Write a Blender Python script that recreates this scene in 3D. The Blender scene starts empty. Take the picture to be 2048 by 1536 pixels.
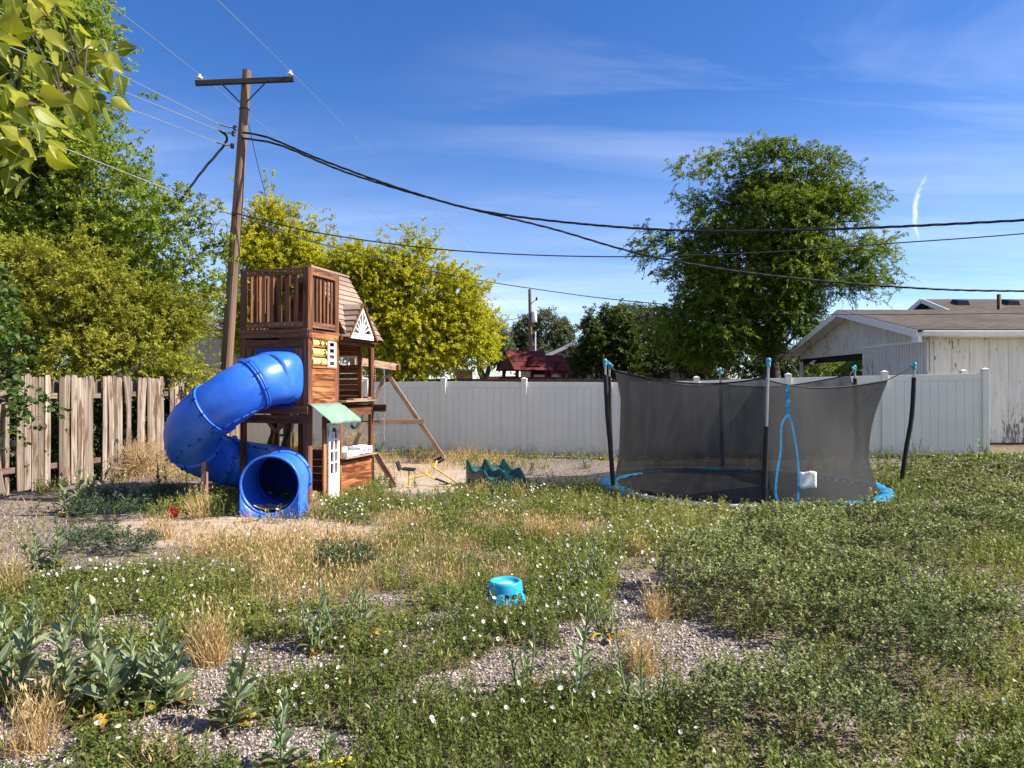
import bpy, math, random
import numpy as np
from mathutils import Vector, Matrix

random.seed(11)
rng = np.random.default_rng(11)
SC = bpy.context.scene
COL = SC.collection
R = math.radians

# ---------------------------------------------------------------- camera, sky, sun, exposure
F, CX, HY, EYE = 1450.0, 1024.0, 775.0, 1.65      # focal length in photo pixels, horizon row, eye height
cam_d = bpy.data.cameras.new('camera')
cam_d.sensor_width = 36.0
cam_d.lens = 36.0 * F / 2048.0
cam_d.clip_start, cam_d.clip_end = 0.05, 5000
cam = bpy.data.objects.new('camera', cam_d)
COL.objects.link(cam)
cam.location = (0, 0, EYE)
cam.rotation_euler = (R(90) + math.atan(7 / F), 0, 0)
SC.camera = cam

SUN_AZ, SUN_EL = -4.0, 41.0                        # azimuth from +X towards +Y, elevation
sun_dir = Vector((math.cos(R(SUN_AZ)) * math.cos(R(SUN_EL)), math.sin(R(SUN_AZ)) * math.cos(R(SUN_EL)), math.sin(R(SUN_EL))))
sun_d = bpy.data.lights.new('sun', 'SUN')
sun_d.energy = 5.0
sun_d.angle = R(0.53)
sun_d.color = (1.0, 0.92, 0.78)
sun = bpy.data.objects.new('sun', sun_d)
COL.objects.link(sun)
sun.location = (30, 0, 30)
sun.rotation_euler = sun_dir.to_track_quat('Z', 'Y').to_euler()

SC.view_settings.view_transform = 'Standard'
SC.view_settings.look = 'None'
SC.view_settings.exposure = 1.12
SC.view_settings.gamma = 1.0
SC.cycles.max_bounces = 8
SC.cycles.transparent_max_bounces = 16
SC.cycles.use_denoising = True
SC.cycles.denoiser = 'OPENIMAGEDENOISE'
SC.cycles.denoising_input_passes = 'RGB_ALBEDO_NORMAL'
SC.cycles.denoising_prefilter = 'ACCURATE'


class NT:
    """small helper for node trees"""
    def __init__(self, tree):
        self.t = tree
        self.n = tree.nodes
        self.n.clear()

    def add(self, typ, **kw):
        nd = self.n.new(typ)
        for k, v in kw.items():
            setattr(nd, k, v)
        return nd

    def link(self, a, b):
        self.t.links.new(a, b)

    def put(self, sock, val):
        if hasattr(val, 'is_linked') or isinstance(val, bpy.types.NodeSocket):
            self.link(val, sock)
        else:
            sock.default_value = val

    def math(self, op, a, b=0.0, c=None, clamp=False):
        m = self.add('ShaderNodeMath', operation=op, use_clamp=clamp)
        self.put(m.inputs[0], a)
        self.put(m.inputs[1], b)
        if c is not None:
            self.put(m.inputs[2], c)
        return m.outputs[0]

    def mix(self, fac, a, b, blend='MIX'):
        m = self.add('ShaderNodeMix', data_type='RGBA', blend_type=blend)
        self.put(m.inputs[0], fac)
        self.put(m.inputs[6], a if not isinstance(a, tuple) else (*a[:3], 1))
        self.put(m.inputs[7], b if not isinstance(b, tuple) else (*b[:3], 1))
        return m.outputs[2]

    def ramp(self, fac, stops, interp='LINEAR'):
        r = self.add('ShaderNodeValToRGB')
        r.color_ramp.interpolation = interp
        els = r.color_ramp.elements
        while len(els) < len(stops):
            els.new(0.5)
        for e, (p, c) in zip(els, stops):
            e.position = p
            e.color = (*c[:3], 1) if not isinstance(c, float) else (c, c, c, 1)
        self.put(r.inputs[0], fac)
        return r.outputs[0]

    def noise(self, vec, scale, detail=4.0, rough=0.55, dist=0.0):
        n = self.add('ShaderNodeTexNoise')
        n.inputs['Scale'].default_value = scale
        n.inputs['Detail'].default_value = detail
        n.inputs['Roughness'].default_value = rough
        n.inputs['Distortion'].default_value = dist
        if vec is not None:
            self.link(vec, n.inputs['Vector'])
        return n.outputs['Fac']

    def mapping(self, vec, scale=(1, 1, 1), rot=(0, 0, 0), loc=(0, 0, 0)):
        m = self.add('ShaderNodeMapping')
        m.inputs['Scale'].default_value = scale
        m.inputs['Rotation'].default_value = rot
        m.inputs['Location'].default_value = loc
        self.link(vec, m.inputs['Vector'])
        return m.outputs[0]

    def attr(self, name):
        return self.add('ShaderNodeAttribute', attribute_name=name)


world = bpy.data.worlds.new('World')
SC.world = world
world.use_nodes = True
W = NT(world.node_tree)
sky = W.add('ShaderNodeTexSky', sky_type='NISHITA', sun_disc=False)
sky.sun_elevation = R(SUN_EL)
sky.sun_rotation = R(90 - SUN_AZ)
sky.altitude = 1400
sky.air_density = 1.0
sky.dust_density = 0.45
sky.ozone_density = 3.0
hs = W.add('ShaderNodeHueSaturation')
hs.inputs['Hue'].default_value = 0.512
hs.inputs['Saturation'].default_value = 1.27
hs.inputs['Value'].default_value = 1.0
W.link(sky.outputs[0], hs.inputs['Color'])
tc = W.add('ShaderNodeTexCoord')
sx = W.add('ShaderNodeSeparateXYZ')
W.link(tc.outputs['Generated'], sx.inputs[0])
dx, dy, dz = sx.outputs
# thin cirrus on a high flat layer
den = W.math('ADD', W.math('MAXIMUM', dz, 0.0), 0.12)
cu = W.math('DIVIDE', dx, den)
cv = W.math('DIVIDE', dy, den)
cxyz = W.add('ShaderNodeCombineXYZ')
W.link(cu, cxyz.inputs[0]); W.link(cv, cxyz.inputs[1])
st = W.mapping(cxyz.outputs[0], scale=(0.55, 1.9, 1), rot=(0, 0, R(28)), loc=(0.7, 1.1, 0))
n1 = W.noise(st, 0.8, 8, 0.62, 0.6)
n2 = W.noise(W.mapping(cxyz.outputs[0], scale=(0.3, 0.3, 1), loc=(3.1, 0.4, 0)), 0.8, 2, 0.5)
wisp = W.math('MULTIPLY', W.ramp(n1, [(0.47, 0.0), (0.75, 1.0)]), W.ramp(n2, [(0.42, 0.0), (0.66, 1.0)]))
low = W.ramp(dz, [(0.02, 1.0), (0.36, 0.0)])
veil = W.math('MULTIPLY', W.ramp(W.noise(st, 0.45, 5, 0.6), [(0.35, 0.0), (0.75, 1.0)]), W.math('MULTIPLY', low, 0.45))
cl = W.math('ADD', W.math('MULTIPLY', wisp, 0.42), veil, clamp=True)
# an old contrail, a short bright bent streak low in the east
ca = W.math('DIVIDE', dx, W.math('MAXIMUM', dy, 0.05))
cb = W.math('DIVIDE', dz, W.math('MAXIMUM', dy, 0.05))
wob = W.math('MULTIPLY', W.math('SUBTRACT', W.noise(tc.outputs['Generated'], 45, 5, 0.65), 0.5), 0.011)
sq = W.math('SUBTRACT', cb, 0.235)
cen = W.math('ADD', W.math('MULTIPLY_ADD', W.math('MULTIPLY', sq, sq), 4.6, 0.5565), wob)
dist = W.math('ABSOLUTE', W.math('SUBTRACT', ca, cen))
core = W.ramp(W.math('DIVIDE', dist, 0.0060), [(0.0, 1.0), (1.0, 0.0)])
win = W.math('MULTIPLY', W.ramp(cb, [(0.190, 0.0), (0.23, 1.0)]), W.ramp(cb, [(0.255, 1.0), (0.302, 0.15), (0.306, 0.0)]))
trail = W.math('MULTIPLY', W.math('MULTIPLY', core, win), W.math('GREATER_THAN', dy, 0.1))
cl2 = W.math('MAXIMUM', cl, W.math('MULTIPLY', W.math('MULTIPLY', trail, W.ramp(W.noise(tc.outputs['Generated'], 90, 4), [(0.3, 0.45), (0.6, 1.0)])), 0.75))
# unseen bright veil added to the southern sky behind the camera as fill light
south_fill = W.math('MULTIPLY', W.ramp(W.math('MULTIPLY', dy, -1.0), [(0.05, 0.0), (0.6, 0.26)]), W.ramp(W.noise(st, 0.5, 5, 0.6), [(0.25, 0.65), (0.7, 1.0)]))
cl2 = W.math('MAXIMUM', cl2, south_fill)
skyc = W.mix(cl2, hs.outputs[0], W.mix(south_fill, (8.4, 8.6, 9.2), (9.4, 8.3, 6.9)))
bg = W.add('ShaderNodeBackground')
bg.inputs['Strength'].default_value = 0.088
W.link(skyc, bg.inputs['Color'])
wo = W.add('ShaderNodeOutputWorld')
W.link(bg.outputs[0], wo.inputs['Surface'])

# ---------------------------------------------------------------- helpers
def at(px, py, Y):
    """the point at distance Y that the photo shows at (px, py)"""
    return Vector(((px - CX) / F * Y, Y, EYE - (py - HY) / F * Y))


def gnd(px, py):
    Y = EYE * F / (py - HY)
    return (px - CX) / F * Y, Y


def sm(a, b, x):
    t = np.clip((np.asarray(x, float) - a) / (b - a), 0, 1)
    return t * t * (3 - 2 * t)


def vnoise(p, seed=0):
    """value noise on (N,3) points -> 0..1"""
    p = np.asarray(p, float)
    i = np.floor(p).astype(np.int64)
    f = p - i
    f = f * f * (3 - 2 * f)
    out = np.zeros(len(p))
    for ox in (0, 1):
        for oy in (0, 1):
            for oz in (0, 1):
                h = ((i[:, 0] + ox) * 374761393 + (i[:, 1] + oy) * 668265263 + (i[:, 2] + oz) * 2147483647 + seed * 1274126177) & 0xffffffff
                h = ((h ^ (h >> 13)) * 1274126177) & 0xffffffff
                h = (h ^ (h >> 16)) & 0xffff
                w = (f[:, 0] if ox else 1 - f[:, 0]) * (f[:, 1] if oy else 1 - f[:, 1]) * (f[:, 2] if oz else 1 - f[:, 2])
                out += w * h / 65535.0
    return out


def n2d(x, y, s, seed=0):
    x = np.atleast_1d(np.asarray(x, float)); y = np.atleast_1d(np.asarray(y, float))
    return vnoise(np.stack([x * s, y * s, np.zeros_like(x) + 0.5], 1), seed)


def gz(x, y):
    """height of the yard"""
    x = np.atleast_1d(np.asarray(x, float)); y = np.atleast_1d(np.asarray(y, float))
    z = 0.17 * sm(4.5, 10, x) * sm(10, 15.5, y)
    z = z + 0.10 * np.exp(-((x - 4.0) / 2.6) ** 2 - ((y - 15.4) / 0.7) ** 2)        # spoil bank behind the trampoline pit
    near = sm(60, 25, y)
    z = z + near * (0.05 * (n2d(x, y, 0.8, 3) - 0.5) + 0.035 * (n2d(x, y, 2.3, 4) - 0.5))
    return z


def gz1(x, y):
    return float(gz(x, y)[0])


def norm(a):
    return a / np.maximum(np.linalg.norm(a, axis=-1, keepdims=True), 1e-9)


def tag(o, label=None, cat=None, group=None, kind=None):
    if label: o['label'] = label
    if cat: o['category'] = cat
    if group: o['group'] = group
    if kind: o['kind'] = kind
    return o


def thing(name, label, cat, loc=(0, 0, 0), rz=0.0, group=None):
    o = bpy.data.objects.new(name, None)
    COL.objects.link(o)
    o.location = loc
    o.rotation_euler = (0, 0, rz)
    o.empty_display_size = 0.2
    return tag(o, label, cat, group)


def link(name, me, parent=None):
    o = bpy.data.objects.new(name, me)
    COL.objects.link(o)
    if parent is not None:
        o.parent = parent
    return o


def smooth_path(pts, n):
    """Catmull-Rom through pts, n samples per span"""
    P = [Vector(p) for p in pts]
    P = [P[0] * 2 - P[1]] + P + [P[-1] * 2 - P[-2]]
    out = []
    for i in range(1, len(P) - 2):
        p0, p1, p2, p3 = P[i - 1:i + 3]
        for k in range(n):
            t = k / n
            out.append(0.5 * ((2 * p1) + (p2 - p0) * t + (2 * p0 - 5 * p1 + 4 * p2 - p3) * t * t + (3 * p1 - p0 - 3 * p2 + p3) * t ** 3))
    out.append(P[-2].copy())
    return out


class MB:
    """collects solids and links them as one mesh object; gc = coordinates along the grain"""
    def __init__(self):
        self.v, self.f, self.m, self.g, self.r, self.s = [], [], [], [], [], []

    def add(self, verts, faces, mat=0, g=None, r=None, smooth=False):
        b = len(self.v)
        self.v += [tuple(p) for p in verts]
        self.f += [tuple(i + b for i in q) for q in faces]
        self.m += [mat] * len(faces)
        self.s += [smooth] * len(faces)
        self.g += [tuple(p) for p in (g if g is not None else verts)]
        rr = random.random() if r is None else r
        self.r += [rr] * len(verts)

    BOXF = [(0, 3, 2, 1), (4, 5, 6, 7), (0, 1, 5, 4), (1, 2, 6, 5), (2, 3, 7, 6), (3, 0, 4, 7)]

    def beam(self, p0, p1, w, h, up=(0, 0, 1), mat=0, r=None, taper=1.0):
        """board from p0 to p1, w across (sideways), h along up"""
        p0, p1 = Vector(p0), Vector(p1)
        d = p1 - p0
        L = d.length
        d.normalize()
        up = Vector(up)
        s = d.cross(up)
        if s.length < 1e-4:
            s = d.cross(Vector((0, 1, 0)))
        s.normalize()
        u = s.cross(d)
        o = (random.random() * 40, random.random() * 40, random.random() * 40)
        vs, gs = [], []
        for e, (p, q, k) in enumerate(((p0, 0, 1.0), (p1, L, taper))):
            for a, b in ((-.5, -.5), (.5, -.5), (.5, .5), (-.5, .5)):
                vs.append(p + s * (a * w * k) + u * (b * h * k))
                gs.append((q + o[0], a * w + o[1], b * h + o[2]))
        self.add(vs, self.BOXF, mat, gs, r)

    def box(self, c, s, mat=0, axis=None, r=None):
        """axis-aligned board; grain runs along its longest side"""
        ax = axis if axis is not None else max(range(3), key=lambda k: s[k])
        c = Vector(c)
        h = Vector((0, 0, 0)); h[ax] = s[ax] / 2
        oth = [k for k in range(3) if k != ax]
        up = Vector((0, 0, 0)); up[oth[1]] = 1
        self.beam(c - h, c + h, s[oth[0]], s[oth[1]], up, mat, r)

    def tube(self, pts, rad, n=8, mat=0, cap=True, smooth=True, r=None):
        pts = [Vector(p) for p in pts]
        if not hasattr(rad, '__len__'):
            rad = [rad] * len(pts)
        vs, gs, fs = [], [], []
        o = random.random() * 40
        prev, L = None, 0.0
        for i, p in enumerate(pts):
            d = (pts[min(i + 1, len(pts) - 1)] - pts[max(i - 1, 0)]).normalized()
            if prev is None:
                a = d.orthogonal().normalized()
            else:
                a = (prev - d * prev.dot(d))
                a = a.normalized() if a.length > 1e-6 else d.orthogonal().normalized()
            prev = a
            b = d.cross(a)
            if i: L += (p - pts[i - 1]).length
            for k in range(n):
                t = 2 * math.pi * k / n
                vs.append(p + (a * math.cos(t) + b * math.sin(t)) * rad[i])
                gs.append((L + o, math.cos(t) * rad[i] + o, math.sin(t) * rad[i]))
        for i in range(len(pts) - 1):
            for k in range(n):
                k2 = (k + 1) % n
                fs.append((i * n + k, i * n + k2, (i + 1) * n + k2, (i + 1) * n + k))
        self.add(vs, fs, mat, gs, r, smooth)
        if cap:
            for i in (0, len(pts) - 1):
                ring = vs[i * n:(i + 1) * n]
                self.add(ring, [tuple(range(n)) if i else tuple(reversed(range(n)))], mat, gs[i * n:(i + 1) * n], r)

    def lathe(self, prof, c, n=24, mat=0, smooth=True, a0=0.0, a1=2 * math.pi):
        """profile (radius, z) turned round the vertical axis at c"""
        full = abs(a1 - a0 - 2 * math.pi) < 1e-6
        m = n if full else n + 1
        vs, fs = [], []
        for rr, z in prof:
            for k in range(m):
                t = a0 + (a1 - a0) * k / n
                vs.append((c[0] + rr * math.cos(t), c[1] + rr * math.sin(t), c[2] + z))
        for i in range(len(prof) - 1):
            for k in range(n):
                k2 = (k + 1) % m
                fs.append((i * m + k, i * m + k2, (i + 1) * m + k2, (i + 1) * m + k))
        self.add(vs, fs, mat, None, None, smooth)

    def prism(self, poly, off, mat=0, g=None):
        """closed polygon (3d points, in one plane) swept by the vector off"""
        n = len(poly)
        a = [Vector(p) for p in poly]
        b = [p + Vector(off) for p in a]
        fs = [tuple(reversed(range(n))), tuple(range(n, 2 * n))]
        fs += [(k, (k + 1) % n, n + (k + 1) % n, n + k) for k in range(n)]
        self.add(a + b, fs, mat, g)

    def build(self, name, mats, parent=None, bevel=0.0, solid=0.0, sub=0):
        me = bpy.data.meshes.new(name)
        me.from_pydata(self.v, [], self.f)
        mats = mats if isinstance(mats, (list, tuple)) else [mats]
        for m in mats:
            me.materials.append(m)
        me.polygons.foreach_set('material_index', self.m)
        me.polygons.foreach_set('use_smooth', self.s)
        a = me.attributes.new('gc', 'FLOAT_VECTOR', 'POINT')
        a.data.foreach_set('vector', np.array(self.g, np.float32).ravel())
        a = me.attributes.new('rnd', 'FLOAT', 'POINT')
        a.data.foreach_set('value', np.array(self.r, np.float32))
        me.update()
        o = link(name, me, parent)
        if solid:
            m = o.modifiers.new('solid', 'SOLIDIFY'); m.thickness = solid; m.offset = 0
        if sub:
            m = o.modifiers.new('sub', 'SUBSURF'); m.levels = m.render_levels = sub
        if bevel:
            m = o.modifiers.new('bevel', 'BEVEL'); m.width = bevel; m.segments = 2; m.limit_method = 'ANGLE'
            m.angle_limit = R(50)
        return o


# leaf templates: x along the leaf, y across, z out of it
T4 = (np.array([(0, 0, 0), (.42, .5, .07), (1, 0, -.06), (.42, -.5, .07)]), [(0, 1, 2, 3)], np.zeros(4))
TL = (np.array([(0, 0, 0), (.28, 0, .0), (.55, 0, -.01), (.8, 0, -.05), (1, 0, -.13),
                (.24, .36, .05), (.52, .5, .06), (.8, .33, .0),
                (.24, -.36, .05), (.52, -.5, .06), (.8, -.33, .0)]),
      [(0, 1, 5), (1, 2, 6, 5), (2, 3, 7, 6), (3, 4, 7), (0, 8, 1), (1, 8, 9, 2), (2, 9, 10, 3), (3, 10, 4)],
      np.array([1, 1, 1, 1, 1, 0, 0, 0, 0, 0, 0.]))
TB = (np.array([(0, .5, 0), (0, -.5, 0), (.5, .42, .07), (.5, -.42, .07), (1, 0, -.08)]), [(0, 1, 3, 2), (2, 3, 4)], np.zeros(5))
_k = np.arange(8) * 2 * np.pi / 8
TF = (np.array([(0, 0, 0)] + [(.38, .22 * math.cos(t), .22 * math.sin(t)) for t in _k] + [(.5, .5 * math.cos(t), .5 * math.sin(t)) for t in _k]),
      [(0, 1 + i, 1 + (i + 1) % 8) for i in range(8)] + [(1 + i, 9 + i, 9 + (i + 1) % 8, 1 + (i + 1) % 8) for i in range(8)],
      np.array([1.] + [.5] * 8 + [0.] * 8))
TI = (np.array([(0, 0, .5), (.5, 0, 0), (0, .5, 0), (-.5, 0, 0), (0, -.5, 0), (0, 0, -.3)]),
      [(0, 1, 2), (0, 2, 3), (0, 3, 4), (0, 4, 1), (5, 2, 1), (5, 3, 2), (5, 4, 3), (5, 1, 4)], np.zeros(6))


class LM:
    """collects many leaves (numpy) into one mesh"""
    def __init__(self):
        self.V, self.Fs, self.T, self.M, self.Rn, self.Mid = [], [], [], [], [], []
        self.n = 0

    def add(self, tpl, O, A, N, L, Wd, rnd, mat=0, jit=0.0, smooth=False):
        tv, tf, tm = tpl
        k, n = len(tv), len(O)
        if n == 0:
            return
        A = norm(A)
        S = norm(np.cross(N, A))
        N = np.cross(A, S)
        L = np.broadcast_to(L, (n,)); Wd = np.broadcast_to(Wd, (n,))
        V = (O[:, None] + A[:, None] * (tv[None, :, 0, None] * L[:, None, None])
             + S[:, None] * (tv[None, :, 1, None] * Wd[:, None, None]) + N[:, None] * (tv[None, :, 2, None] * L[:, None, None]))
        if jit:
            V = V + rng.normal(0, 1, V.shape) * (jit * L[:, None, None])
        self.V.append(V.reshape(-1, 3))
        base = self.n + np.arange(n) * k
        for q in tf:
            self.Fs.append((base[:, None] + np.array(q)[None]).astype(np.int32))
            self.M.append(np.full(n, mat, np.int32))
        self.Rn.append(np.repeat(np.broadcast_to(rnd, (n,)), k))
        self.Mid.append(np.tile(tm, n))
        self.n += n * k

    def build(self, name, mats, parent=None, smooth=False):
        me = bpy.data.meshes.new(name)
        V = np.concatenate(self.V).astype(np.float32)
        me.vertices.add(len(V))
        me.vertices.foreach_set('co', V.ravel())
        tot = np.concatenate([np.full(len(f), f.shape[1], np.int32) for f in self.Fs])
        loops = np.concatenate([f.ravel() for f in self.Fs])
        me.loops.add(len(loops))
        me.loops.foreach_set('vertex_index', loops)
        me.polygons.add(len(tot))
        st = np.concatenate([[0], np.cumsum(tot)[:-1]]).astype(np.int32)
        me.polygons.foreach_set('loop_start', st)
        me.polygons.foreach_set('material_index', np.concatenate(self.M))
        if smooth:
            me.polygons.foreach_set('use_smooth', np.ones(len(tot), bool))
        for m in (mats if isinstance(mats, (list, tuple)) else [mats]):
            me.materials.append(m)
        a = me.attributes.new('rnd', 'FLOAT', 'POINT'); a.data.foreach_set('value', np.concatenate(self.Rn).astype(np.float32))
        a = me.attributes.new('mid', 'FLOAT', 'POINT'); a.data.foreach_set('value', np.concatenate(self.Mid).astype(np.float32))
        me.update(calc_edges=True)
        return link(name, me, parent)


def rdir(n):
    return norm(rng.normal(0, 1, (n, 3)))


# ---------------------------------------------------------------- materials
def newmat(name):
    m = bpy.data.materials.new(name)
    m.use_nodes = True
    t = NT(m.node_tree)
    out = t.add('ShaderNodeOutputMaterial')
    return m, t, out


def pbsdf(t, out, col, rough=0.6, spec=0.4, metal=0.0, bump=None, bstr=0.3, bdist=0.01):
    p = t.add('ShaderNodeBsdfPrincipled')
    t.put(p.inputs['Base Color'], (*col[:3], 1) if isinstance(col, tuple) else col)
    t.put(p.inputs['Roughness'], rough)
    p.inputs['Specular IOR Level'].default_value = spec
    p.inputs['Metallic'].default_value = metal
    if bump is not None:
        b = t.add('ShaderNodeBump')
        b.inputs['Strength'].default_value = bstr
        b.inputs['Distance'].default_value = bdist
        t.link(bump, b.inputs['Height'])
        t.link(b.outputs[0], p.inputs['Normal'])
    if out is not None:
        t.link(p.outputs[0], out.inputs['Surface'])
    return p


def plain(name, col, rough=0.6, spec=0.4, metal=0.0, var=0.12, vs=6.0, bstr=0.0):
    """one colour with soft dirt variation"""
    m, t, out = newmat(name)
    g = t.add('ShaderNodeTexCoord').outputs['Object']
    n = t.noise(g, vs, 6, 0.62)
    d = tuple(c * (1 - 2.2 * var) for c in col)
    e = tuple(min(1, c * (1 + var)) for c in col)
    c = t.ramp(n, [(0.3, d), (0.62, e)])
    pbsdf(t, out, c, t.math('MULTIPLY_ADD', n, 0.25, rough - 0.12), spec, metal, t.noise(g, vs * 14, 3) if bstr else None, bstr, 0.004)
    return m


def wood(name, dark, mid, light, stain=None, rough=0.75, along=1.3, across=26.0, spread=0.5, bstr=0.5, stain_at=(0.5, 0.68)):
    m, t, out = newmat(name)
    g = t.attr('gc').outputs['Vector']
    rv = t.attr('rnd').outputs['Fac']
    n = t.noise(t.mapping(g, (along, across, across)), 1.0, 7, 0.62, 0.5)
    c = t.ramp(n, [(0.28, dark), (0.5, mid), (0.74, light)])
    br = t.math('MULTIPLY_ADD', rv, spread, 1 - spread / 2)
    c = t.mix(1.0, c, br, 'MULTIPLY')
    if stain:
        s = t.noise(t.mapping(g, (0.9, 5.5, 5.5)), 1.6, 5, 0.6, 0.9)
        c = t.mix(t.ramp(s, [(stain_at[0], 0.0), (stain_at[1], 1.0)]), c, stain)
    pbsdf(t, out, c, rough, 0.25, 0, n, bstr, 0.006)
    return m


def leafmat(name, stops, trans=0.4, rough=0.5, spec=0.25, mid=None, tint=(1.15, 1.1, 0.55), vs=1.2):
    m, t, out = newmat(name)
    rv = t.attr('rnd').outputs['Fac']
    g = t.add('ShaderNodeTexCoord').outputs['Object']
    f = t.math('ADD', t.math('MULTIPLY', rv, 0.75), t.math('MULTIPLY', t.noise(g, vs, 3), 0.28))
    c = t.ramp(f, stops)
    if mid:
        c = t.mix(t.ramp(t.attr('mid').outputs['Fac'], [(0.86, 0.0), (0.97, 1.0)]), c, mid)
    p = pbsdf(t, None, c, rough, spec)
    tr = t.add('ShaderNodeBsdfTranslucent')
    t.link(t.mix(1.0, c, tint, 'MULTIPLY'), tr.inputs['Color'])
    ms = t.add('ShaderNodeMixShader')
    ms.inputs[0].default_value = trans
    t.link(p.outputs[0], ms.inputs[1]); t.link(tr.outputs[0], ms.inputs[2])
    t.link(ms.outputs[0], out.inputs['Surface'])
    return m


M = {}
M['redwood'] = wood('stained_cedar', (0.06, 0.022, 0.012), (0.15, 0.060, 0.030), (0.28, 0.135, 0.072), stain=(0.05, 0.018, 0.010), spread=.7)
M['siding'] = wood('weathered_cedar_siding', (0.14, 0.042, 0.014), (0.36, 0.14, 0.052), (0.54, 0.27, 0.12), stain=(0.10, 0.026, 0.009), along=1.6, across=30, stain_at=(0.44, 0.60))
M['greywood'] = wood('silvered_board', (0.085, 0.066, 0.052), (0.225, 0.180, 0.145), (0.43, 0.375, 0.325), stain=(0.115, 0.068, 0.042), along=0.6, across=32, spread=0.7, stain_at=(0.47, 0.62))
M['polewood'] = wood('pole_wood', (0.06, 0.036, 0.024), (0.155, 0.098, 0.064), (0.30, 0.21, 0.145), along=0.5, across=30, spread=0.1, bstr=0.8)
M['armwood'] = wood('crossarm_wood', (0.018, 0.016, 0.015), (0.045, 0.038, 0.034), (0.085, 0.072, 0.064), along=0.8, across=20, spread=0.1)
M['framewood'] = wood('swing_timber', (0.13, 0.075, 0.045), (0.30, 0.20, 0.13), (0.46, 0.35, 0.25), stain=(0.17, 0.075, 0.035), along=1.0, across=22, spread=0.3)
M['shinglewood'] = wood('wood_shingle', (0.15, 0.10, 0.072), (0.28, 0.20, 0.155), (0.38, 0.29, 0.23), along=1.5, across=20, spread=0.45)
M['darkboard'] = wood('dark_board', (0.02, 0.017, 0.015), (0.05, 0.04, 0.034), (0.09, 0.075, 0.06), spread=0.4)
m, t, out = newmat('white_vinyl')
g = t.add('ShaderNodeTexCoord').outputs['Object']
n_ = t.noise(g, 1.5, 5)
c = t.ramp(n_, [(0.3, (0.73, 0.70, 0.59)), (0.65, (0.79, 0.76, 0.64))])
sp_ = t.add('ShaderNodeSeparateXYZ'); t.link(g, sp_.inputs[0])
splash = t.math('SUBTRACT', t.noise(g, 5, 7, 0.7), t.math('MULTIPLY', sp_.outputs[2], 1.1))
c = t.mix(t.ramp(splash, [(0.22, 0.0), (0.50, 0.55)]), c, (0.36, 0.29, 0.22))
streak = t.noise(t.mapping(g, (9, 9, .5)), 1.0, 5, 0.65)
c = t.mix(t.ramp(streak, [(0.55, 0.0), (0.8, 0.20)]), c, (0.45, 0.42, 0.36))
pbsdf(t, out, c, 0.42, 0.4)
M['vinyl'] = m
M['vinylgroove'] = plain('vinyl_groove', (0.52, 0.51, 0.50), 0.6, 0.2, var=0.05)
M['whiteplastic'] = plain('white_plastic', (0.80, 0.80, 0.78), 0.45, 0.4, var=0.05)
m, t, out = newmat('blue_slide_plastic')
g = t.add('ShaderNodeTexCoord').outputs['Object']
nn_ = t.noise(g, 1.7, 7, 0.65)
c = t.ramp(nn_, [(0.3, (0.015, 0.102, 0.54)), (0.55, (0.025, 0.145, 0.68)), (0.75, (0.055, 0.20, 0.70))])
scf = t.noise(t.mapping(g, (3, 3, 22), (.4, .8, 0)), 2.0, 6, 0.7)
c = t.mix(t.ramp(scf, [(0.60, 0.0), (0.78, 0.28)]), c, (0.20, 0.30, 0.55))
dst = t.noise(g, 5, 7, 0.7)
c = t.mix(t.ramp(dst, [(0.55, 0.0), (0.8, 0.22)]), c, (0.33, 0.30, 0.27))
pbsdf(t, out, c, t.math('MULTIPLY_ADD', scf, 0.35, 0.20), 0.5, 0, t.noise(g, 60, 3), 0.04, 0.002)
M['blue'] = m
M['navy'] = plain('navy_joint', (0.008, 0.03, 0.22), 0.4, 0.4, var=0.1)
M['yellow'] = plain('cream_yellow_plastic', (0.75, 0.53, 0.20), 0.45, 0.4, var=0.06)
M['toyyellow'] = plain('faded_yellow_paint', (0.75, 0.50, 0.08), 0.5, 0.35, var=0.15, vs=20)
M['black'] = plain('black_plastic', (0.014, 0.014, 0.015), 0.5, 0.35, var=0.15)
M['foam'] = plain('black_foam_sleeve', (0.016, 0.016, 0.017), 0.7, 0.3, var=0.2, vs=12)
M['steel'] = plain('galvanised_steel', (0.36, 0.36, 0.36), 0.35, 0.5, 0.85, var=0.1)
M['silverwire'] = plain('silver_wire', (0.26, 0.27, 0.285), 0.5, 0.4, 0.2, var=0.05)
M['cable'] = plain('black_cable', (0.016, 0.016, 0.018), 0.5, 0.35, var=0.1)
M['porcelain'] = plain('porcelain', (0.62, 0.62, 0.62), 0.2, 0.6, var=0.05)
M['cyan'] = plain('cyan_plastic', (0.02, 0.40, 0.66), 0.42, 0.4, var=0.08)
M['padblue'] = plain('blue_vinyl_pad', (0.012, 0.22, 0.44), 0.4, 0.4, var=0.3, vs=5, bstr=0.4)
M['strap'] = plain('blue_webbing', (0.02, 0.24, 0.48), 0.6, 0.3, var=0.2, vs=14)
M['awning'] = plain('green_awning_cloth', (0.19, 0.30, 0.235), 0.7, 0.25, var=0.10, vs=5, bstr=0.3)
M['green'] = plain('dark_green_plastic', (0.013, 0.072, 0.064), 0.42, 0.45, var=0.22, vs=9)
M['capcyan'] = plain('faded_cyan_plastic', (0.07, 0.34, 0.46), 0.5, 0.35, var=0.15, vs=20)
M['red'] = plain('red_plastic', (0.62, 0.02, 0.02), 0.4, 0.4, var=0.1)
M['white'] = plain('white_paint', (0.74, 0.72, 0.67), 0.6, 0.3, var=0.05, vs=2)
M['tan'] = plain('tan_siding', (0.42, 0.33, 0.26), 0.8, 0.2, var=0.06)
M['pinkboard'] = plain('faded_pink_board', (0.46, 0.36, 0.32), 0.8, 0.2, var=0.08)
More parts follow.
